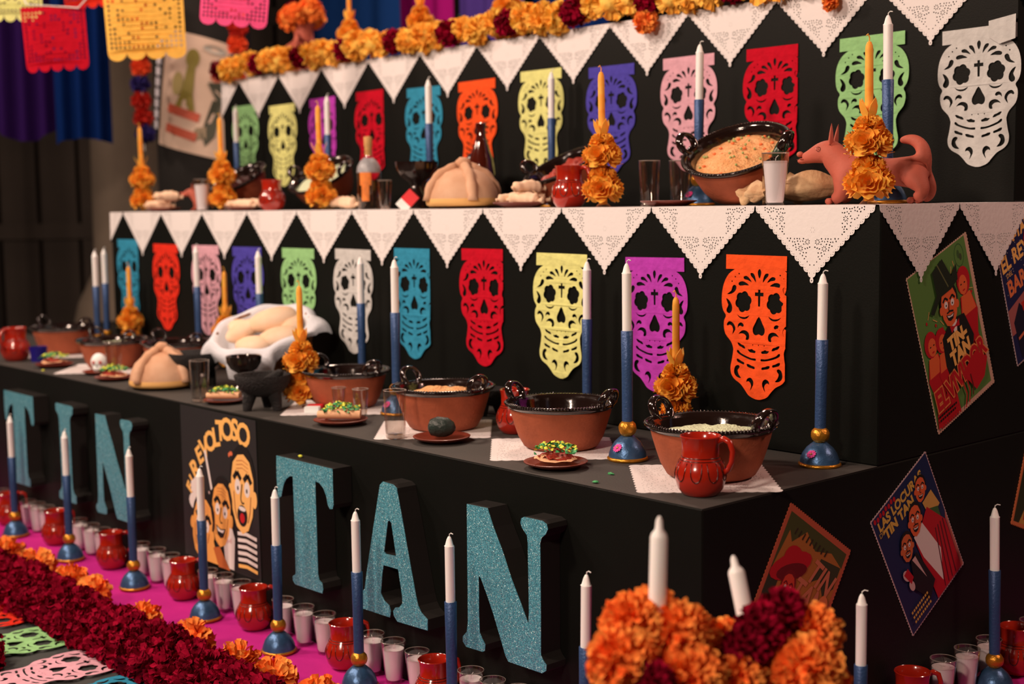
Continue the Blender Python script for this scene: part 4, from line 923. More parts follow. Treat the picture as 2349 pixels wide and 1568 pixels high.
# ------------------------------------------------------------------ floor candles, mugs and votive glasses
FC = [(-3.7, 0, 'at the far left, cut off by the photo edge'), (-3.262, 0, 'in front of the far left letter T'), (-2.775, 0, 'in front of the letter I'), (-2.283, 0, 'in front of the left letter N'), (-1.823, 0, 'in front of the black film poster'),
      (-1.413, .012, 'between black poster and right letter T'), (-1.03, 0, 'between the right letter T and the letter A'), (-.664, 0, 'between the letter A and the right letter N'), (-.225, .03, 'just left of the marigold pots')]
for k, (x, tl, w_) in enumerate(FC):
    place(TP2, 'floor taper candle, blue and white, ' + w_, (x, -.122 if k < 7 else -.115, .0045), rnd.uniform(-.25, .1), tilt=(0, tl), group='taper candles along the altar foot')
for k, (x, y, sc_, w_) in enumerate([(.215, .235, .945, 'by the altar side, right of the marigold pots'), (.085, 1.01, 1.01, 'at the right edge of the photo'), ]):
    place(TP2, 'floor taper candle, blue and white, ' + w_, (x, y, .0055), .5, tilt=(0, -.02 * k), sc=sc_, group='taper candles along the altar side')
MG = [(-3.476, 'below the far left letter T'), (-3.034, 'between the far left T and the I'), (-2.576, 'below the left letter N'), (-2.07, 'at the left foot of the black film poster'), (-1.645, 'at the right foot of the black film poster'), (-1.184, 'below the right letter T'), (-.80, 'below the letter A')]
for k, (x, w_) in enumerate(MG):
    place(MUG, 'red glazed floor mug ' + w_, (x, -.06, .0045), 1.2, sc=rnd.uniform(.97, 1.04), group='red mugs along the altar foot')
VG = [(-3.62, -3.53, None), (-3.345, -3.26, -3.175), (-2.885, -2.79, -2.70), (-2.407, -2.295, -2.2), (-1.955, -1.86, -1.76), (-1.525, -1.42, -1.314), (-1.09, -1.0, -.9), (-.69, -.61, -.52), (-.36, -.27, None)]
gw = ['at the far left edge', 'below the far left T and I', 'below the I and left N', 'left of the black film poster', 'in front of the black film poster', 'in front of the right letter T', 'between the right T and the A', 'in front of the right letter N', 'at the right end of the row']
for g, (trip, w_) in enumerate(zip(VG, gw)):
    for j, x in enumerate(trip):
        if x is None: continue
        place(VC, 'white votive glass, %s of the group %s' % (['leftmost', 'second', 'third'][j], w_), (x + .0, -.036, .0045), rnd.uniform(0, 6), sc=rnd.uniform(.98, 1.02), group='votive candles along the altar foot')
for j, y in enumerate([.845, .955, 1.06, 1.28]):
    place(VC, 'white votive glass beside the altar side, %s from the left' % ['first', 'second', 'third', 'fourth'][j], (.04, y, .0055), 1. * j, group='votive candles along the altar side')
for y, w_ in ((.68, 'left of the three side votive candles'), (1.165, 'at the right edge of the photo')):
    place(MUG, 'red glazed clay mug by the altar side, ' + w_, (.058, y, .0055), .9, sc=1.03)
# ------------------------------------------------------------------ burgundy garland with marigolds on the floor
r_ = random.Random(21)
gl = link('flower_garland', None, loc=(-2.2, -.46, 0), label='thick burgundy flower garland lying on the floor with orange marigolds behind it', category='garland')
x = -3.5
k = 0
while x < -.62:
    for row in range(2):
        s_ = r_.uniform(.95, 1.3)
        link('burgundy_flower', bg[k % 3], gl, (x + 2.2 + row * .03 + r_.uniform(-.012, .012), r_.uniform(-.012, .012) + (.035 if row else -.03), .035 + row * .028 + r_.uniform(0, .014)), (r_.uniform(0, 6), r_.uniform(0, 6), r_.uniform(0, 6)), s_)
        k += 1
    x += .066
for j, xx in enumerate([-3.35, -3.08, -2.79, -2.56, -2.29, -2.13, -1.77, -1.51, -1.27, -1.09, -.9, -.72]):
    link('marigold', mg[j % 3], gl, (xx + 2.2, .125 + r_.uniform(-.01, .01), .058), (.35 + r_.uniform(-.2, .2), r_.uniform(-.3, .3), r_.uniform(0, 6)), r_.uniform(1.15, 1.35), label=None)
link('garland_cord', B().tube([(-1.3 + .1 * q, .012 * math.sin(q * 1.7), .04) for q in range(30)], .006, 6).mesh('garland_cord', M['green']), gl)
g2 = link('flower_garland', None, loc=(-1.86, -.77, 0), label='end of a second burgundy flower garland at the bottom left corner', category='garland')
for j in range(7):
    link('burgundy_flower', bg[j % 3], g2, (-.34 + .06 * j, .01 * (j % 2), .04 + .01 * (j % 3)), (r_.uniform(0, 6), r_.uniform(0, 6), 0), 1.15)
link('garland_cord', B().tube([(-.36, 0, .035), (.06, 0, .035)], .006, 6).mesh('garland_cord', M['green']), g2)
# ------------------------------------------------------------------ marigold garland on the top step
gt = link('flower_garland', None, loc=(-2, D2, T3), label='garland of yellow-orange marigolds and burgundy blooms along the top step edge', category='garland')
r_ = random.Random(4)
x = -3.9; k = 0
while x < .02:
    burgq = k % 4 == 0
    if burgq:
        big = abs(x + 1.78) < .06
        link('burgundy_flower', bg[k % 3], gt, (x + 2, -.03, .048 if not big else .02), (1.2, r_.uniform(-.5, .5), r_.uniform(0, 6)), 1.0 if not big else 1.35)
        x += .088
    else:
        link('marigold', mgy[k % 3], gt, (x + 2, r_.uniform(-.035, -.015), .05 + r_.uniform(-.012, .015)), (1.1 + r_.uniform(-.3, .3), r_.uniform(-.3, .3), r_.uniform(0, 6)), r_.uniform(.85, 1.1))
        if r_.random() < .5: link('marigold', mgy[(k + 1) % 3], gt, (x + 2 + .03, .05, .065), (.6, 0, r_.uniform(0, 6)), .85)
        x += .082
    k += 1
link('garland_cord', B().tube([(-1.9 + .1 * q, 0, .04) for q in range(40)], .005, 6).mesh('garland_cord', M['green']), gt)
for j, (px, zz) in enumerate([(1487, -.02), (1896, .0), (1905, -.035)]):
    link('marigold', mg[j], gt, (XP(px, D2 - .03, T3 + zz) + 2, -.04, zz), (1.4, 0, j), .8 if j == 0 else .6)
# ------------------------------------------------------------------ the top step's jug, candles, bottle
jug = B().lathe([(0, 0), (.07, 0), (.1, .03), (.118, .08), (.112, .13), (.085, .17), (.055, .19), (.045, .205), (.044, .25), (.056, .27), (.05, .27), (.038, .25), (.038, .2), (0, .19)], 36).mesh('jug_body', M['redclay'], autosm=60)
jh = [('handle', B().tube([(s_ * .06, 0, .185), (s_ * .1, 0, .205), (s_ * .125, 0, .19), (s_ * .128, 0, .16), (s_ * .108, 0, .13)], .012, 10).mesh('handle', M['redclay'], smooth=True)) for s_ in (-1, 1)]
jx = XP(700, 1.55, T3)
JUG = P('clay_jug', 'vase', ('jug_body', jug), *jh)
jr = place(JUG, 'red clay jug with two handles holding orange marigolds, on the top step', (jx, 1.55, T3 + .0), -.85, sc=1.0)
for j, (a, b_, c) in enumerate([(-.07, -.04, .29), (.02, -.06, .295), (.08, -.02, .3), (-.02, .03, .34), (.06, .05, .33), (-.08, .03, .31)]):
    link('marigold', mg[j % 3], jr, (a, b_, c), (r_.uniform(0, 1), r_.uniform(-.5, .5), j), 1.15)
link('burgundy_flower', bg[0], jr, (-.03, -.05, .345), (0, 0, 0), .8)
for px, nm_ in ((803, 'left'), (965, 'middle'), (1165, 'right')):
    place(YC, 'yellow flower-dressed candle on the top step behind the garland, %s one' % nm_, (XP(px, 1.36, T3 + .1), 1.36, T3), rnd.uniform(0, 6), sc=1.02)
bt = B().lathe([(0, 0), (.034, 0), (.036, .004), (.036, .17), (.03, .2), (.014, .23), (.013, .28), (0, .28)], 24).mesh('bottle_glass', M['greenbot'], autosm=50)
BT = P('dark_bottle', 'bottle', ('bottle_glass', bt))
bx = XP(1075, 1.42, T3 + .1)
place(BT, 'dark green bottle leaning over behind the top garland', (bx + .045, 1.46, T3 + .035), 0, tilt=(-.2, -1.0), sc=.9)
place(BT, 'dark green bottle end by the top garland', (bx + .32, 1.6, T3), 0)if False else None
# ------------------------------------------------------------------ hanging drapes behind the altar
def drape(x, wd, col, label, z0, z1=4.3, y=2.75, rz=0., rounded=0., yy=None):
    n = 24; m = 14; v = []; f = []
    for j in range(m + 1):
        for i in range(n + 1):
            s_ = i / n; bot = z0 + rounded * (2 * s_ - 1) ** 2
            z = z1 + (bot - z1) * j / m
            v.append(((s_ - .5) * wd, .035 * math.sin(s_ * 19 + j * .12) * (.4 + .6 * j / m), z))
    for j in range(m):
        for i in range(n): f.append((j * (n + 1) + i, j * (n + 1) + i + 1, (j + 1) * (n + 1) + i + 1, (j + 1) * (n + 1) + i))
    solo('hanging_drape', B().add(v, f).mesh('hanging_drape', col, smooth=True, fix=False), label, 'drape', (x, y, 0), (0, 0, rz))
FAB = {k: mat(k + '_fabric', D(*c), .9, bump=.2, bscale=40, spec=.04) for k, c in dict(purple=(40, 14, 58), blue=(9, 30, 72), magenta=(165, 18, 96), violet=(70, 44, 100), mid=(24, 52, 96)).items()}
drape(XP(58, .9, 1.7), .33, FAB['purple'], 'dark purple drape hanging at the far left behind the paper banners', 1.59, y=.9, rz=.85, rounded=.07)
drape(XP(188, 1.1, 1.7), .30, FAB['blue'], 'dark blue drape hanging left, right of the purple drape', 1.60, y=1.1, rz=.85, rounded=-.03)
drape(XP(800, 2.6, 2.2), .95, FAB['mid'], 'blue drape hanging behind the clay jug', .3, y=2.6)
drape(XP(955, 2.75, 2.2), .62, FAB['magenta'], 'magenta drape hanging behind the top step', .3, y=2.75)
drape(XP(1120, 2.6, 2.2), .5, FAB['violet'], 'violet drape hanging right of the magenta one', .3, y=2.6)
drape(XP(1290, 2.75, 2.2), .6, FAB['blue'], 'dark blue drape hanging behind the right part of the top garland', .3, y=2.75)
bar = B().tube([(XP(700, 2.68, 2.2) - .5, 2.68, 4.28), (XP(1290, 2.68, 2.2) + .6, 2.68, 4.28)], .02, 10)
solo('curtain_rail', bar.mesh('curtain_rail', M['metalgrey']), 'grey rail carrying the coloured drapes, above the photo', 'rail')
# ------------------------------------------------------------------ cut tissue banners overhead
def banner_mesh(wd, hh, seed, sc_n=5):
    out = [(-wd / 2, 0)]
    for k in range(sc_n):
        for j in range(6):
            t = PI * j / 6; out.append((-wd / 2 + wd * (k + .5 - .5 * math.cos(t)) / sc_n, -hh + .0 - .028 * math.sin(t)))
    out += [(wd / 2, -hh), (wd / 2, 0)]
    r = random.Random(seed); loops = [out]
    step = wd / 17
    for i in range(1, 17):
        for j in range(1, int(hh / step)):
            xx, zz = -wd / 2 + i * step, -j * step - .01
            dd = math.hypot(xx / (wd * .3), (zz + hh * .5) / (hh * .3))
            if (dd > 1.05 or r.random() < .25) and not abs(dd - 1.25) < .12:
                xx += step * r.uniform(-.05, .05); zz += step * r.uniform(-.05, .05)
                a = step * r.uniform(.33, .42)
                loops.append([(xx - a, zz), (xx, zz - a), (xx + a, zz), (xx, zz + a)])
    return B().sheet(loops, .0008, bend=lambda x, z: .02 * math.sin(x * 9 + z * 4)).mesh('paper_banner', M['paper'])
bms = [banner_mesh(.25, .235, 1), banner_mesh(.29, .27, 2, 4), banner_mesh(.27, .24, 3, 4)]
def banner(c, px, py, Zd, me, label, tilt=0., sc_=1.):
    p = CAM + (CF + CR * ((px - 1174.5) / FPX) - CU * ((py - 784) / FPX)) * Zd
    return solo('paper_banner', me, label, 'banner', p, (0, tilt, .82), sc=sc_, mt=PC[c], group='cut tissue banners overhead')
banner('red', 120, 14, 5.5, bms[0], 'crimson cut-paper banner hanging top left in front of the drapes', -.06)
banner('gold', 325, -48, 5.3, bms[1], 'golden cut-paper banner with a lattice pattern, above the round poster', -.04, 1.05)
banner('rose', 545, -92, 5.2, bms[2], 'hot pink cut-paper banner at the top, left of the clay jug', .1, .95)
banner('yellow', 20, -100, 5.6, bms[0], 'pale yellow-green cut-paper banner in the top left corner', .0, 1.02)
banner('scarlet', 195, -115, 5.8, bms[0], 'scarlet cut-paper banner, mostly above the photo, beside the crimson one', -.12, .95)
cpts = [CAM + (CF + CR * ((px - 1174.5) / FPX) - CU * ((py - 784) / FPX)) * Zd for px, py, Zd in [(-300, -110, 5.9), (20, -101, 5.6), (60, 10, 5.5), (180, 18, 5.5), (240, -50, 5.3), (410, -46, 5.3), (545, -94, 5.2), (900, -260, 5.0)]]
solo('banner_cord', B().tube(cpts, .003, 6).mesh('banner_cord', M['wick']), 'thin cord from which the cut-paper banners hang', 'cord')
# ------------------------------------------------------------------ film column with wrapped poster, film strip and pompon strings
cx_, cy_ = -4.72, 1.55
col = B().lathe([(0, 0), (.25, 0), (.25, 3.68), (0, 3.68)], 40).mesh('display_column', M['black'], autosm=40)
cr = link('display_column', None, loc=(cx_, cy_, H1 + .0005), label='black round display column with a curved cream film poster, left of the altar', category='column')
link('column_shaft', col, cr)
ppal = [(D(214, 168, 138), None)]
a = Art(); a.k = 0
nx_, ny_ = 24, 14
def wrapxy(u, v, R): # u angle metres, v up
    th = -.56 + u / R
    return (R * math.cos(th), R * math.sin(th), v)
def wrapped(a_, R, z0, slope=0.):
    ct, sn = math.cos(-.2), math.sin(-.2)
    a_.v = [wrapxy(x * ct - z * sn, z0 - H1 + x * sn + z * ct + slope * (x * ct - z * sn), R - y) for x, y, z in a_.v]; return a_
# finely gridded sheet
g_ = B()
for j in range(15):
    for i in range(21):
        u, v = -.23 + .50 * i / 20, -.31 + .59 * j / 14
        g_.v.append((u, 0, v)); g_.c.append(D(222, 172, 140))
g_.f = [(j * 21 + i, j * 21 + i + 1, (j + 1) * 21 + i + 1, (j + 1) * 21 + i) for j in range(14) for i in range(20)]
link('curved_poster', wrapped(g_, .256, 1.80, -.05).mesh('curved_poster', M['print'], ink=True, smooth=True), cr)
a = Art()
OL = D(140, 112, 30); DK = D(74, 66, 48)
a.ell(-.07, .16, .035, .05, OL); a.lay([(-.09, .12), (-.05, .12), (-.04, -.02), (-.02, -.1), (-.13, -.1), (-.1, 0)], OL); a.ell(-.13, .02, .03, .06, D(176, 142, 80))
for z in (-.11, -.21):
    a.line([(-.17 + .02 * i, z - .002 * i) for i in range(10)], .045, D(196, 74, 44))
a.ell(.06, .1, .03, .03, D(190, 90, 60)); a.ell(.12, .1, .03, .04, D(150, 70, 36)); a.lay([(.02, .06), (.07, .07), (.16, .09), (.15, -.02), (.08, -.02)], DK); a.ell(.15, .17, .04, .05, D(92, 80, 64))
a.lay([(.06, -.02), (.11, -.02), (.1, -.2), (.06, -.26), (.03, -.2)], DK); a.lay([(.0, -.18), (.05, -.16), (.06, -.22), (-.02, -.25)], D(150, 116, 84)); a.ell(.03, .23, .06, .02, D(176, 150, 128))
bpy_me = wrapped(a, .2605, 1.80, -.05).mesh('poster_print', M['print'], ink=True, fix=False)
link('poster_print', bpy_me, cr)
fs = B(); 
for k in range(24):
    z0 = 1.36 + k * .05
fsp = Art()
for k in range(11):
    z = -.28 + k * .055
    fsp.lay([(-.30, z), (-.235, z), (-.235, z + .055), (-.30, z + .055)], D(30, 26, 24), step=(k == 0))
for k in range(10):
    z = -.26 + k * .055
    fsp.lay([(-.292, z), (-.248, z), (-.248, z + .042), (-.292, z + .042)], D(236, 205, 195), step=(k == 0))
link('film_strip', wrapped(fsp, .262, 1.82, -.05).mesh('film_strip', M['print'], ink=True, fix=False), cr)
pomr = {c: M_ for c, M_ in (('red', mat('red_pompon', D(196, 30, 12), .9)), ('blue', mat('blue_pompon', D(46, 30, 92), .9)), ('or', mat('orange_pompon', D(228, 66, 20), .9)))}
pom = {c: bloom(110, .05, .3, 30 + i, zmin=-1).mesh('pompon', m_, fix=False) for i, (c, m_) in enumerate(pomr.items())}
def pomstring(px, Zd, seq, z0, label, wig=.0):
    p0 = CAM + (CF + CR * ((px - 1174.5) / FPX) - CU * ((100 - 784) / FPX)) * Zd
    r0 = link('pompon_string', None, loc=(p0.x, p0.y, z0), label=label, category='garland')
    for k, c in enumerate(seq):
        link('pompon', pom[c], r0, (wig * math.sin(k * .9), 0, -.083 * k), (0, 0, k), 1.0)
    link('string', B().tube([(0, 0, 2.3), (0, 0, -.083 * len(seq))], .003, 5).mesh('string', M['wick']), r0)
pomstring(322, 6.75, ['red', 'or', 'or', 'red', 'or', 'blue', 'red', 'red', 'blue'], 2.26, 'string of orange, red and blue pompons left of the film column', .02)
pomstring(545, 6.5, ['red', 'or', 'or', 'red', 'or', 'blue', 'or'], 2.33, 'string of orange and red pompons right of the film column', .015)
# ------------------------------------------------------------------ middle step: candles
Zt = T2
for px, y, w_ in [(330, .74, 'at the left end of the middle step'), (513, .73, 'second from left on the middle step'), (738, .70, 'on the middle step, left of the clear bottle'), (1384, .665, 'on the middle step, right of the red mug'), (1993, .67, 'in front of the big clay dog')]:
    place(YC, 'yellow candle dressed with wax flowers ' + w_, (XP(px, y, Zt), y, Zt), rnd.uniform(0, 1.5), tilt=(0, -.012), group='flower candles on the middle step')
for px, y, w_, tl in [(548, 1.07, 'left, behind the second flower candle', 0), (756, 1.07, 'behind the third flower candle', .01), (988, .97, 'in front of the teal paper skull', 0), (1266, 1.15, 'in front of the second yellow paper skull', .012), (1601, .95, 'in front of the pink paper skull', .02), (2036, .86, 'behind the clay dog, in front of the green skull', -.015)]:
    place(TP1, 'middle-step taper candle, blue and white, ' + w_, (XP(px, y, Zt), y, Zt), -.2, tilt=(0, tl), group='taper candles on the middle step')
# tamales in husks and pale bread fingers
def lump(pts, rr, seed, mt, nm):
    b = B().tube(cat_rom(pts, 4, closed=False), [rr[min(len(rr) - 1, int(i / 4))] * (1 + .06 * math.sin(i * 2.1 + seed)) for i in range(4 * (len(pts) - 1) + 1)], 12)
    b.v = [tuple(Vector(p) * (1 + .03 * noise.noise(Vector(p) * 60 + Vector((seed, 0, 0))))) for p in b.v]
    return b.mesh(nm, mt, smooth=True)
tam = [P('tamale', 'tamale', ('husk_wrap', lump([(-.06, 0, .022), (-.045, .0, .024), (0, .004, .026), (.04, 0, .024), (.055, 0, .02), (.062, 0, .018), (.08, -.004, .02)], [.006, .018, .024, .022, .014, .007, .013], s_, M['roll'], 'husk_wrap')),
        ('husk_tie', B().tube([(.055 + .0, .012 * math.cos(t), .02 + .012 * math.sin(t)) for t in [2 * PI * i / 10 for i in range(11)]] + [(.05, .015, .045), (.035, .015, .052)], .0018, 5).mesh('husk_tie', M['husk']))) for s_ in (1, 5)]
hsk = []
for s_ in range(2):
    r_ = random.Random(s_ + 3); b = B()
    n, m = 18, 16; v = []
    for j in range(m + 1):
        t = j / m
        for i in range(n):
            a = 2 * PI * i / n
            R_ = (.012 + .030 * math.sin(PI * min(1, t * 1.25)) ** .8) * (1 + .16 * math.sin(a * 5 + t * 4 + s_) + .08 * math.sin(a * 11 + s_ * 2))
            if t > .78: R_ = .013 + (t - .78) * .12 * (1 + .3 * math.sin(a * 4))
            v.append((-.085 + .19 * t, R_ * math.cos(a), .034 + R_ * .85 * math.sin(a) + .006 * math.sin(t * 5)))
    f = [(j * n + i, j * n + (i + 1) % n, (j + 1) * n + (i + 1) % n, (j + 1) * n + i) for j in range(m) for i in range(n)]
    b.add(v, f); zmin = min(p[2] for p in b.v); b.v = [(x, y, z - zmin) for x, y, z in b.v]
    fl = B().sheet([[(-.03, -.01), (.0, -.03), (.05, -.026), (.085, -.004), (.06, .022), (0, .03)]], .0008, plane='xy', bend=lambda x, z: -.055 + 8 * z * z - .1 * x).mesh('loose_husk', M['husk'])
    hsk.append(P('tamale', 'tamale', ('husk_wrap', b.mesh('husk_wrap', M['husk'], smooth=True)), ('loose_husk', fl)))
place(hsk[0], 'corn-husk tamale with open end towards us, left of the white filled glass', (XP(1735, .70, Zt), .705, Zt), 2.6, sc=.72)
place(hsk[1], 'large corn-husk tamale between the white filled glass and the clay dog', (XP(1850, .77, Zt), .765, Zt), -2.5, sc=1.0)
place(hsk[0], 'corn-husk tamale lying behind the white filled glass', (XP(1838, .90, Zt), .87, Zt), 2.0, sc=.95)
px0 = [(375, .70, 2, 'at the left end of the middle step'), (560, .69, 3, 'beside the second flower candle on the middle step'), (1195, .72, 4, 'between the round loaf and the red mug'), (785, .76, 2, 'right of the third flower candle')]
for px, y, n_, w_ in px0:
    X = XP(px, y, Zt); sc_ = 1.0 if px > 1000 else .92
    if px != 785: plate('clay dish under pale tamales, ' + w_, (X, y, Zt), 1.12 if px > 1000 else 1.0)
    for j in range(n_):
        dx, dy, dz, rz_ = [(-.03, -.015, .006, .5), (.035, -.02, .006, -.3), (0, .03, .008, .2), (.03, 0, .042, .75)][j if n_ != 2 else (j * 3) % 4 if px != 785 else j]
        place(tam[j % 2], 'pale %s tamale %s' % (['lower left', 'lower right', 'rear', 'topmost'][j if n_ > 2 else [0, 3][j]], w_), (X + dx * .8, y + dy, Zt + dz + (0 if px != 785 else -.004)), rz_ + .7, sc=sc_ * (.85 if n_ > 2 else 1))
# mugs, glasses
place(MUG, 'red glazed mug on the middle step near the left, right of the pale tamales', (XP(625, .70, Zt), .70, Zt), 2.2, sc=.98)
place(MUG, 'red glazed mug on the middle step, left of the fourth flower candle', (XP(1306, .71, Zt), .71, Zt), .3, sc=1.02)
place(MILK, 'clear glass filled white almost to the rim, in front of the rice bowl', (XP(1778, .655, Zt), .655, Zt), 0, name='filled_glass', cat='glass')
place(MILK, 'clear glass filled white, left of the second flower candle on the middle step', (XP(465, .67, Zt), .67, Zt), 0, name='filled_glass', cat='glass')
place(TB, 'empty clear tumbler on the middle step, standing behind the small brown dish', (XP(1490, .79, Zt), .79, Zt), 0, sc=1.0)
place(TB, 'second empty tumbler on the middle step, right of and behind the first', (XP(1559, .88, Zt), .88, Zt), 0, sc=1.0)
place(TBs, 'small empty shot glass beside the clear cork-stoppered bottle', (XP(884, .70, Zt), .70, Zt), 0, sc=1.15)
plate('flat brown clay dish on the middle step below the two empty tumblers', (XP(1534, .70, Zt), .70, Zt), 1.0)
# clear bottle with cork
cb = B().lathe([(0, 0), (.04, 0), (.0425, .004), (.0425, .13), (.04, .15), (.03, .168), (.017, .18), (.0145, .19), (.0145, .21), (.012, .21)], 32).mesh('bottle_glass', M['glass'], autosm=50)
lq = B().lathe([(0, .006), (.038, .006), (.039, .01), (.039, .1), (0, .1)], 28).mesh('liquor', thin_glass('liquor', (.86, .72, .6, 1), .3))
ck = B().lathe([(0, .19), (.0125, .19), (.0125, .22), (.0145, .222), (.015, .255), (0, .257)], 20).mesh('cork', M['cork'], autosm=50)
lb_ = B()
for (h0, h1, w0) in ((.085, .13, .5), (.03, .085, .33)):
    n = 8; v = []
    for i in range(n + 1):
        a = -1.35 - w0 + 2 * w0 * i / n
        v += [(.0432 * math.cos(a), .0432 * math.sin(a), h0), (.0432 * math.cos(a), .0432 * math.sin(a), h1)]
    lb_.add(v, [(2 * i, 2 * i + 2, 2 * i + 3, 2 * i + 1) for i in range(n)])
frost = B().lathe([(.0428, .13), (.0405, .151), (.0305, .169), (.0175, .181)], 24).mesh('frosted_shoulder', mat('frosted_glass', D(200, 180, 170), .35, trans=.5, bump=.4), autosm=60)
place(P('cork_bottle', 'bottle', ('bottle_glass', cb), ('liquor', lq), ('cork', ck), ('orange_label', lb_.mesh('orange_label', M['orlabel'], fix=False)), ('frosted_shoulder', frost)), 'clear square-shouldered bottle with a cork and orange label, in front of the crimson skull', (XP(848, .79, Zt), .79, Zt), .4)
ab = B().lathe([(0, 0), (.043, 0), (.046, .005), (.046, .12), (.04, .16), (.022, .215), (.016, .24), (.0155, .265), (.018, .267), (.018, .278), (.015, .28), (0, .28)], 32).mesh('bottle_glass', M['amber'], autosm=50)
al = B()
n = 10; v = []
for i in range(n + 1):
    a = -1.9 + 1.3 * i / n; v += [(.0466 * math.cos(a), .0466 * math.sin(a), .07), (.0466 * math.cos(a), .0466 * math.sin(a), .118)]
al.add(v, [(2 * i, 2 * i + 2, 2 * i + 3, 2 * i + 1) for i in range(n)])
place(P('beer_bottle', 'bottle', ('bottle_glass', ab), ('yellow_label', al.mesh('yellow_label', M['yelwax'], fix=False))), 'brown bottle with a yellow label behind the round sugar loaf', (XP(1106, .95, Zt), .95, Zt), 0, sc=1.02)
# cigarette packs
pk = B().box(-.027, -.011, 0, .027, .011, .086).mesh('pack_box', M['pink'])
pkr = B().box(-.0274, -.0114, .034, .0274, .0114, .0866).mesh('red_cover', mat('red_card', D(225, 36, 40), .5))
PACK = P('cigarette_pack', 'box', ('pack_box', pk), ('red_cover', pkr))
place(PACK, 'red and white cigarette pack leaning on the black glazed incense cup', (XP(905, .66, Zt), .685, Zt + .003), .75, tilt=(0, .78), sc=.8)
place(PACK, 'red and white cigarette pack lying beside the garnished rolls on the lowest step', (-1.635, .15, H1 + .0105), 3.9, tilt=(PI / 2, 0), sc=.8)
# incense cups
solo('incense_cup', CMP, 'black glazed scalloped incense cup on the middle step, left of the round loaf', 'cup', (XP(957, .80, Zt), .80, Zt), sc=1.28)
solo('incense_cup', CMP, 'black glazed scalloped incense cup on the lowest step, before the bread basket', 'cup', (XP(562, .215, H1), .215, H1), sc=1.05)
# round loaf on a dish
plate('brown clay dish under the round sugar loaf on the middle step', (XP(1063, .735, Zt), .735, Zt), 1.25)
place(BREAD, 'round sugar-dusted bread of the dead with crossed bone strips, middle step', (XP(1063, .735, Zt), .735, Zt + .009), .1, sc=.98)
# ------------------------------------------------------------------ middle step: tilted casseroles
def tilted(px, y, tx, ty, sc_, rz, food, label, extra=(), dz=0.):
    m = Matrix.Rotation(rz, 4, 'Z') if False else None
    x = XP(px, y, Zt + .08)
    e = Matrix.Rotation(0, 4, 'Z')
    from mathutils import Euler
    R_ = Euler((tx, ty, rz), 'XYZ').to_matrix()
    lo = min((R_ @ Vector((.098 * math.cos(a) * sc_, .098 * math.sin(a) * sc_, .004))).z for a in [i * .1 for i in range(63)])
    lo = min([lo] + [(R_ @ Vector((.148 * math.cos(a) * sc_, .148 * math.sin(a) * sc_, .115 * sc_))).z for a in [i * .1 for i in range(63)]])
    r0 = place(caz(food, extra), label, (x, y, Zt - lo + .001 + dz), rz, sc=sc_)
    r0.rotation_euler = (R_ @ Matrix.Rotation(-.75, 3, 'Z')).to_euler()
    return r0
cz = .98
# tilt axes are written in the bowl's own frame and then turned with the camera-facing heading
HD = .8449
tilted(1712, .86, .42, -.33, 1.0, HD, ('rice', f_orice), 'big tilted clay casserole of orange rice with peas, on the middle step', (('peas', pea_m, (), st), ('carrot_dice', car_m, (), st)))
tilted(1322, .93, .22, -.42, .9, HD, ('stew', f_chorizo), 'tilted clay casserole of red food behind the red mug on the middle step')
tilted(1052, 1.03, .12, -.34, .9, HD, ('stew', f_stew), 'tilted clay casserole behind the round loaf and brown bottle on the middle step')
tilted(762, .93, .42, -.40, .9, HD, ('rice', f_wrice), 'tilted clay casserole behind the third flower candle on the middle step')
tilted(568, .93, .36, -.40, .9, HD, ('stew', f_stew), 'tilted clay casserole right of the second flower candle, middle step')
ch = B().tube([(0, 0, 0), (0, 0, .02), (.003, 0, .05), (.004, 0, .06)], [.014, .0175, .0135, .005], 14); ch.tube([(.003, 0, .058), (.012, 0, .072), (.018, 0, .085)], [.003, .0022, .002], 6)
solo('green_chili', ch.mesh('green_chili', M['chili'], smooth=True), 'dark green chili standing in the tilted bowl of orange rice', 'chili', (XP(1781, .80, Zt + .13), .80, Zt + .112), (.1, .25, .6), .95)
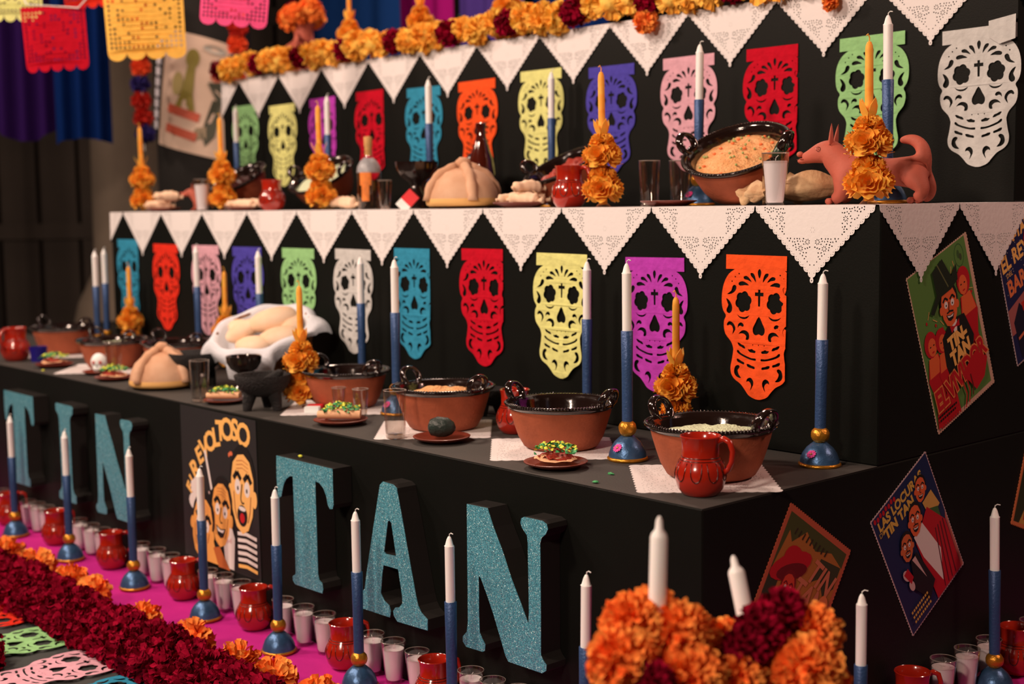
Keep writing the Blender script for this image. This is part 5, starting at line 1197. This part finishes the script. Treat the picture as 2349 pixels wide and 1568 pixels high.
# ------------------------------------------------------------------ clay dogs
def dog_mesh():
    V = []; E_ = []; R_ = []
    def chain(pts, start=None):
        prev = start
        for (x, y, z, r) in pts:
            V.append((x, y, z)); R_.append(r); i = len(V) - 1
            if prev is not None: E_.append((prev, i))
            prev = i
        return prev
    # body along x, head at -x ; length .34
    chain([(.0, 0, .078, .038)])
    c = chain([(-.05, 0, .08, .042), (-.080, 0, .096, .041), (-.096, 0, .118, .038), (-.110, 0, .134, .037), (-.130, 0, .133, .031), (-.152, 0, .126, .022), (-.170, 0, .120, .016), (-.182, 0, .117, .0145)], 0)
    b = chain([(.05, 0, .078, .037), (.095, 0, .080, .040), (.116, 0, .078, .036)], 0)
    chain([(.128, 0, .108, .024), (.124, 0, .138, .020), (.104, 0, .156, .0165), (.082, 0, .158, .012), (.066, 0, .154, .007)], b - 1)
    for s_ in (-1, 1):
        chain([(-.066, s_ * .026, .055, .025), (-.070, s_ * .03, .034, .0195), (-.076, s_ * .031, .017, .0175), (-.094, s_ * .031, .012, .0135)], 1)
        chain([(.115, s_ * .03, .055, .029), (.134, s_ * .033, .036, .021), (.13, s_ * .033, .018, .0175), (.112, s_ * .033, .012, .0135)], b - 1 if s_ > 0 else b)
    me = bpy.data.meshes.new('dog'); me.from_pydata(V, E_, [])
    o = bpy.data.objects.new('d', me); COL.objects.link(o)
    m = o.modifiers.new('s', 'SKIN'); m.use_smooth_shade = True
    for i, r in enumerate(R_):
        me.skin_vertices[0].data[i].radius = (r, r)
    me.skin_vertices[0].data[0].use_root = True
    m2 = o.modifiers.new('u', 'SUBSURF'); m2.levels = 2; m2.render_levels = 2
    dg = bpy.context.evaluated_depsgraph_get(); out = bpy.data.meshes.new_from_object(o.evaluated_get(dg))
    bpy.data.objects.remove(o); out.name = 'dog_body'
    out.materials.clear(); out.materials.append(M['redclay']); out.polygons.foreach_set('use_smooth', [True] * len(out.polygons))
    return out
dogm = dog_mesh()
ears = []
for s_ in (-1, 1):
    e = B()
    rows = [(.0, .014), (.012, .015), (.028, .011), (.042, .006), (.052, .001)]
    v = []
    for (h, w_) in rows:
        for k in range(8):
            t = 2 * PI * k / 8
            v.append((.006 * math.cos(t) * (w_ / .014) + (.004 if math.cos(t) < 0 else 0) * (1 - h / .06), w_ * math.sin(t), h))
    e.add(v, [(j * 8 + k, j * 8 + (k + 1) % 8, (j + 1) * 8 + (k + 1) % 8, (j + 1) * 8 + k) for j in range(4) for k in range(8)])
    e.tf(Matrix.Translation((-.104, s_ * .018, .152)) @ Matrix.Rotation(.12, 4, 'Y') @ Matrix.Rotation(-s_ * .15, 4, 'X'))
    ears.append(('ear', e.mesh('ear', M['redclay'], smooth=True)))
eyes = []
for s_ in (-1, 1):
    m = Matrix.Translation((-.131, s_ * .0292, .140)) @ Matrix.Rotation(s_ * -1.35, 4, 'X')
    b = B().tube([(.0055 * math.cos(t), .0055 * math.sin(t), 0) for t in [2 * PI * i / 14 for i in range(15)]], .0008, 5, cap=False)
    b.ball((0, 0, 0), (.0012, .0012, .0012), 6, 4); eyes.append(('eye', b.tf(m).mesh('eye', M['browndish'])))
nose_ = B().ball((-.189, 0, .129), (.009, .009, .0075), 12, 8); nose_.ball((-.182, .0, .112), (.0135, .012, .0075), 12, 8)
mouth_ = B().tube([(-.168, -.0125, .1165), (-.182, -.0130, .1155), (-.1955, -.004, .1155), (-.1955, .004, .1155), (-.182, .0130, .1155), (-.168, .0125, .1165)], .0008, 5)
toes = B()
for s_ in (-1, 1):
    for (x_, y_) in ((-.1, s_ * .031), (.106, s_ * .033)):
        for q in (-1, 0, 1): toes.ball((x_, y_ + q * .0075, .0085), (.009, .005, .0085), 8, 5)
DOG = P('clay_dog', 'figurine', ('dog_body', dogm), *ears, *eyes, ('snout', nose_.mesh('snout', M['redclay'], smooth=True)), ('mouth_line', mouth_.mesh('mouth_line', M['browndish'])), ('toes', toes.mesh('toes', M['redclay'], smooth=True)))
place(DOG, 'red clay hairless-dog figurine standing behind the rightmost flower candle', (XP(2001, .80, Zt), .80, Zt), .28, sc=.97)
place(DOG, 'second red clay dog figurine seen head on, left, behind the filled glass', (XP(447, .80, Zt), .86, Zt), .75, sc=.6)
# ------------------------------------------------------------------ lowest step: casseroles
casz = [(150, .36, .96, f_stew, 'stew', 'beside the far left red mug'), (260, .265, .92, f_wrice, 'rice', 'second from the left on the lowest step'), (408, .385, .92, f_stew, 'stew', 'behind the round loaf on the lowest step'),
        (795, .31, .92, f_stew, 'stew', 'behind the two shot glasses on the lowest step'), (1018, .262, .96, f_chorizo, 'rice', 'behind the dish with the avocado'), (1287, .282, .95, f_stew, 'stew', 'with dark stew, left of the front candle'), (1631, .265, 1.0, f_wrice, 'rice', 'with pale rice, rightmost on the lowest step')]
for px, y, sc_, fo, fn, w_ in casz:
    X = XP(px, y, H1)
    q = solo('lace_doily', mat_me, 'square lace paper under the casserole ' + w_, 'doily', (X + .0, y - .03, H1), (0, 0, .8449 + (.0 if px < 1600 else -.03)), 1.0, group='lace papers under the casseroles')
    fo2 = f_orice if px == 1018 else fo
    place(caz((fn, fo2)), 'brown clay casserole ' + w_, (X, y, H1 + .002), .8449 - (.62 if px in (1287, 150) else .82), sc=sc_)
# ------------------------------------------------------------------ lowest step: candles
for x, y, h, w_, tl in [(-.101, .532, .975, 'at the right end of the lowest step', .012), (-.466, .275, 1.03, 'between the two front casseroles', .0), (-1.443, .322, 1.0, 'left of the middle casserole', .01), (XP(1347, .52, H1), .52, 1.0, 'in front of the yellow skull, behind the stew casserole', .01), (XP(832, .53, H1), .53, .98, 'in front of the white skull', .012),
                 (XP(601, .53, H1), .53, 1.0, 'behind the bread basket', 0), (XP(459, .555, H1), .555, 1.02, 'in front of the pink skull', 0), (XP(248, .55, H1), .55, .97, 'near the left end, the right one of a pair', 0), (XP(227, .45, H1), .45, .96, 'near the left end, the left one of a pair', 0)]:
    place(TP1, 'low-step taper candle, blue and white, ' + w_, (x, y, H1), -.1, tilt=(0, tl), sc=(1, 1, h), group='taper candles on the lowest step')
for px, y, w_ in [(1551, .53, 'on the lowest step, in front of the magenta skull'), (694, .21, 'on the lowest step, right of the bread basket'), (303, .54, 'near the left end of the lowest step'), (522, .56, 'on the lowest step, mostly hidden behind the bread basket')]:
    place(YC, 'yellow candle dressed with wax flowers ' + w_, (XP(px, y, H1), y, H1), rnd.uniform(0, 6), tilt=(0, .0), sc=1.0, group='flower candles on the lowest step')
# ------------------------------------------------------------------ lowest step: mugs, glasses, dishes
place(MUG, 'red glazed mug with painted dark loops at the front right corner of the lowest step', (-.093, .103, H1), .35, sc=1.06)
place(MUG, 'red glazed mug behind the stew casserole on the lowest step', (XP(1182, .345, H1), .345, H1), 2.5, sc=1.0)
place(MUG, 'red glazed mug at the far left end of the lowest step', (-3.74, .10, H1), -1.2, sc=1.15)
blu = B().lathe([(0, 0), (.03, 0), (.036, .06), (.034, .06), (.028, .005), (0, .005)], 20).mesh('blue_cup', mat('deep_blue_glaze', D(30, 18, 96), .3), autosm=50)
solo('blue_cup', blu, 'small deep blue cup half hidden between the far left mug and casserole', 'cup', (XP(70, .12, H1), .155, H1))
place(TB, 'tall clear glass standing left of the dish with the avocado', (-1.112, .07, H1), 0, sc=1.0)
place(TB, 'tall clear glass in front of the left stone mortar', (-2.11, .045, H1), 0, sc=1.03)
place(TB, 'clear glass behind the far left round loaf', (XP(289, .18, H1), .135, H1), 0, sc=.98)
place(SHOT, 'small shot glass, the left one of two in front of the casserole', (XP(788, .2, H1), .185, H1), 0, sc=.98)
place(SHOT, 'small shot glass, the right one of two in front of the casserole', (XP(838, .19, H1), .175, H1), 0, sc=1.08)
TA = [taco(1, False), taco(2), taco(3), taco(4, False), taco(5, False)]
for t_, X, y, s_, w_, rz_ in [(TA[0], -.522, .092, .98, 'in front of the stew casserole', .8), (TA[1], -1.411, .101, 1., 'in front of the shot glasses', .75), (TA[2], -2.025, .083, .86, 'between the tall glass and the stone mortar with pestle', .75), (TA[3], -2.833, .097, .9, 'left of the round loaf on the lowest step', .8), (TA[4], -3.397, .116, .95, 'in front of the far left casserole', .8)]:
    plate('small brown clay dish ' + w_, (X, y, H1), s_)
    place(t_, 'taco with green and yellow shreds, ' + w_, (X, y, H1 + .0075 * s_), rz_, sc=s_)
plate('small brown clay dish holding the dark avocado', (-.984, .123, H1), .98)
av = B().tube([(-.03, 0, .025), (-.024, 0, .025), (-.008, 0, .0265), (.012, 0, .026), (.026, 0, .024), (.032, 0, .023)], [.008, .019, .0235, .022, .0145, .005], 16)
solo('avocado', av.mesh('avocado', M['avocado'], smooth=True), 'dark green-black avocado on a brown dish, middle of the lowest step', 'avocado', (-.984, .123, H1 + .008), (0, 0, .6), 1.15)
plate('small brown clay dish under the painted sugar skull', (-3.047, .139, H1), .8)
ss = B().ball((0, 0, .042), (.03, .034, .034), 16, 10); ss.ball((0, -.012, .018), (.021, .024, .018), 12, 8)
se = B()
for s_ in (-1, 1): se.ball((s_ * .012, -.03, .042), (.0075, .004, .008), 8, 6)
sn = B().add([(-.004, -.0355, .026), (.004, -.0355, .026), (0, -.0355, .034)], [(0, 1, 2)]); smt = B().tube([(-.014, -.03, .014), (0, -.036, .011), (.014, -.03, .014)], .0014, 5)
sb = B().tube([(-.026, 0, .004), (.026, 0, .004)], [.006, .006], 8)
place(P('sugar_skull', 'skull', ('sugar_cranium', ss.mesh('sugar_cranium', M['pink'], smooth=True)), ('eye_socket', se.mesh('eye_socket', mat('pink_icing', D(200, 90, 80), .6), smooth=True)), ('teeth_line', smt.mesh('teeth_line', M['avocado'])), ('nose_mark', sn.mesh('nose_mark', M['avocado']))), 'small white sugar skull with pink markings on a brown dish', (-3.047, .139, H1 + .006), .9, sc=.95)
plate('brown clay dish under the round loaf on the lowest step', (XP(374, .125, H1), .125, H1), 1.2)
place(BREAD, 'round sugar-dusted bread of the dead with bone strips, left on the lowest step', (XP(374, .125, H1), .125, H1 + .009), .8, sc=.94)
place(MOR, 'black stone mortar on three legs, left, behind a tall clear glass', (XP(450, .215, H1), .215, H1), .3, sc=.97)
place(MOR, 'black stone mortar on three legs with a pestle in it, in front of the basket', (XP(606, .095, H1), .095, H1), 1.2, sc=.88)
solo('stone_pestle', pes, 'black stone pestle leaning in the right stone mortar', 'pestle', (XP(600, .095, H1 + .1), .095, H1 + .071), (.25, .95, .85), .9)
place(MOR, 'black stone mortar half hidden behind the middle casserole', (XP(1128, .52, H1), .50, H1), 0, sc=.62)
for j, (x, y, c) in enumerate([(-.33, .03, 'green'), (-.37, .12, 'green'), (-3.3, .03, 'yelp')]):
    solo('herb_scrap', B().ball((0, 0, .003), (.009, .006, .003), 7, 4, .6, j).mesh('herb_scrap', M[c]), ['green herb scrap near the front edge, right of the taco dish', 'small green herb scrap behind the first one', 'yellow scrap below the far left taco dish'][j], 'herb', (x, y, H1))
# ------------------------------------------------------------------ bread basket
bk = link('bread_basket', None, loc=(XP(628, .45, H1 + .1), .45, H1 + .062), rot=(.42, -.16, .8449), label='wicker basket lined with white cloth, tipped forward to show bread rolls', category='basket')
from mathutils import Euler
bw = B()
n = 56
for j in range(14):
    z = .012 + j * .0125; r0 = .125 + .055 * (j / 13) ** .8
    pts = [(r0 * math.cos(2 * PI * i / n) + .0035 * math.cos(2 * PI * i / n) * (-1) ** (i + j), r0 * math.sin(2 * PI * i / n) * .86, z) for i in range(n + 1)]
    bw.tube(pts, .0062, 5, cap=False)
bw.lathe([(0, .004), (.12, .006), (.125, .012)], 32)
link('woven_wall', bw.mesh('woven_wall', M['wicker'], smooth=True), bk)
n, m = 72, 20; v = []
for j in range(m + 1):
    t = j / m
    for i in range(n):
        a = 2 * PI * i / n
        if t < .5:
            q = t / .5; r0 = .05 + .125 * q ** .6; z = .10 + .09 * q ** 2.2
        else:
            q = (t - .5) / .5; cor = .5 + .5 * abs(math.cos(2 * a + .4)) ** 1.5; r0 = .182 + .016 * math.sin(q * PI) + .05 * q * (1.2 if cor > .8 else .35); z = .192 + .012 * math.sin(q * PI) - .135 * q * cor * (1 + .25 * math.sin(a)) * (1 - .75 * max(0, math.cos(a + .45)) ** 6)
        r0 *= 1 + .022 * math.sin(9 * a + 3 * t) * t + .014 * math.sin(17 * a) * t
        v.append((r0 * math.cos(a), r0 * math.sin(a) * .88, z + .006 * math.sin(7 * a + 5 * t)))
f = [(j * n + i, j * n + (i + 1) % n, (j + 1) * n + (i + 1) % n, (j + 1) * n + i) for j in range(m) for i in range(n)]
cl_ = link('cloth_liner', B().add(v, f).mesh('cloth_liner', M['cloth'], smooth=True, fix=False), bk)
low = min((Euler((.42, -.16, .8449)).to_matrix() @ Vector(v_.co)).z for ch_ in bk.children for v_ in ch_.data.vertices)
bk.scale = (.94, .94, .94); bk.location.z = H1 - low * .94 + .0008
bm4 = Matrix.Translation(bk.location) @ Euler((.42, -.16, .8449)).to_matrix().to_4x4() @ Matrix.Scale(.94, 4)
rollm = B().ball((0, 0, 0), (.078, .046, .032), 22, 14, .05, 2).mesh('bread_roll', M['roll'], smooth=True)
for j, (x, y, z, rz_, s_, w_) in enumerate([(.035, .05, .185, .25, 1.2, 'big rear'), (-.075, .02, .175, .8, .95, 'left'), (.06, -.045, .165, .1, .95, 'front right'), (-.035, -.065, .16, -.2, .85, 'front'), (.105, .02, .165, 1.2, .8, 'right'), (-.09, .07, .165, -.7, .8, 'rear left')]):
    o = solo('bread_roll', rollm, '%s bread roll in the cloth-lined basket' % w_, 'bread', group='bread rolls in the basket')
    o.matrix_world = bm4 @ Matrix.Translation((x, y, z)) @ Matrix.Rotation(rz_, 4, 'Z') @ Matrix.Scale(s_, 4)
bl_ = B().box(-.11, .0, 0, .11, .09, .055).mesh('prop_block', M['black'])
solo('prop_block', bl_, 'black block that tips the bread basket forward, hidden behind it', 'block', (bk.location.x - .06, bk.location.y + .02, H1), (0, 0, .8449))
# ------------------------------------------------------------------ marigold pots in the foreground
pot = B().lathe([(0, 0), (.06, 0), (.07, .03), (.078, .12), (.074, .25), (.066, .37), (.056, .44), (.058, .47), (.07, .5), (.064, .502), (.05, .47), (0, .46)], 40)
pot.tube([(.0600 * math.cos(2 * PI * j / 36), .0600 * math.sin(2 * PI * j / 36), .455) for j in range(37)], .004, 6, cap=False)
pot = pot.mesh('vase_body', mat('glossy_terracotta', D(178, 52, 18), .35, coat=.3, var=.2), autosm=60)
VAS = P('clay_vase', 'vase', ('vase_body', pot))
fat = B().lathe([(0, 0), (.0132, 0), (.0128, .155), (.011, .161), (.006, .168), (.0048, .182), (.002, .188), (0, .188)], 20).mesh('white_candle', M['wax'], autosm=45)
def potset(px, Zd, seq, label, cpx, ctop, tl, lens):
    d = CF + CR * ((px - 1174.5) / FPX) - CU * ((1470 - 784) / FPX)
    p = CAM + d * Zd
    z0 = p.z - .535
    r0 = place(VAS, label, (p.x, p.y, 0), 0, sc=(1, 1, (p.z - .02) / .52))
    return p
p1 = CAM + (CF + CR * ((1505 - 1174.5) / FPX) - CU * ((1503 - 784) / FPX)) * 2.1
p2 = CAM + (CF + CR * ((1772 - 1174.5) / FPX) - CU * ((1508 - 784) / FPX)) * 2.16
rgt = Vector((CR.x, CR.y, 0)).normalized(); fwd = Vector((CF.x, CF.y, 0)).normalized()
def bunch(p, lst, label, cand):
    kz = (p.z - .05) / .5
    r0 = place(VAS, label, (p.x, p.y, 0), 0, sc=1.0)
    r0.children[0].scale = (1, 1, kz)
    for (a, h, dpt, s_, kind) in lst:
        q = rgt * a + fwd * dpt
        me = mgn[int(abs(a * 1e3)) % 2] if kind == 'm' else bgn[0]
        link('marigold' if kind == 'm' else 'burgundy_flower', me, r0, (q.x, q.y, p.z + h), (r_.uniform(.6, 1.2), r_.uniform(-.3, .3), .8), s_)
    a, h, tl, ln = cand
    q = rgt * a + fwd * .03
    link('white_candle', fat, r0, (q.x, q.y, p.z + h), tl, (1.05, 1.05, ln))
r_ = random.Random(2)
bunch(p1, [(-.055, .0, -.03, .92, 'm'), (-.03, .04, .03, .9, 'm'), (.035, .03, .02, .85, 'm'), (.05, -.03, -.02, .95, 'm'), (-.01, -.015, -.075, .62, 'b'), (.0, .045, .06, .8, 'm'), (.065, .01, .05, .7, 'm'), (-.06, -.03, .03, .7, 'm'), (.025, -.06, -.035, .75, 'm')], 'terracotta vase with orange marigolds, one burgundy bloom and a white candle, foreground left', (.004, .022, (.0, .035, 0), 1.02))
bunch(p2, [(-.06, -.015, -.045, .72, 'm'), (-.075, .02, .03, .6, 'm'), (-.02, .05, -.01, .85, 'b'), (.02, .065, .03, .8, 'b'), (-.045, .03, -.03, .75, 'b'), (.045, -.01, -.04, .98, 'm'), (.07, .03, .03, .8, 'm'), (.085, -.05, 0, .7, 'm'), (.02, -.055, -.02, .75, 'm'), (.0, .0, .04, .9, 'm')], 'terracotta vase with orange marigolds, a large burgundy bloom and a leaning white candle, foreground right', (-.026, -.002, (.05, -.22, 0), .85))
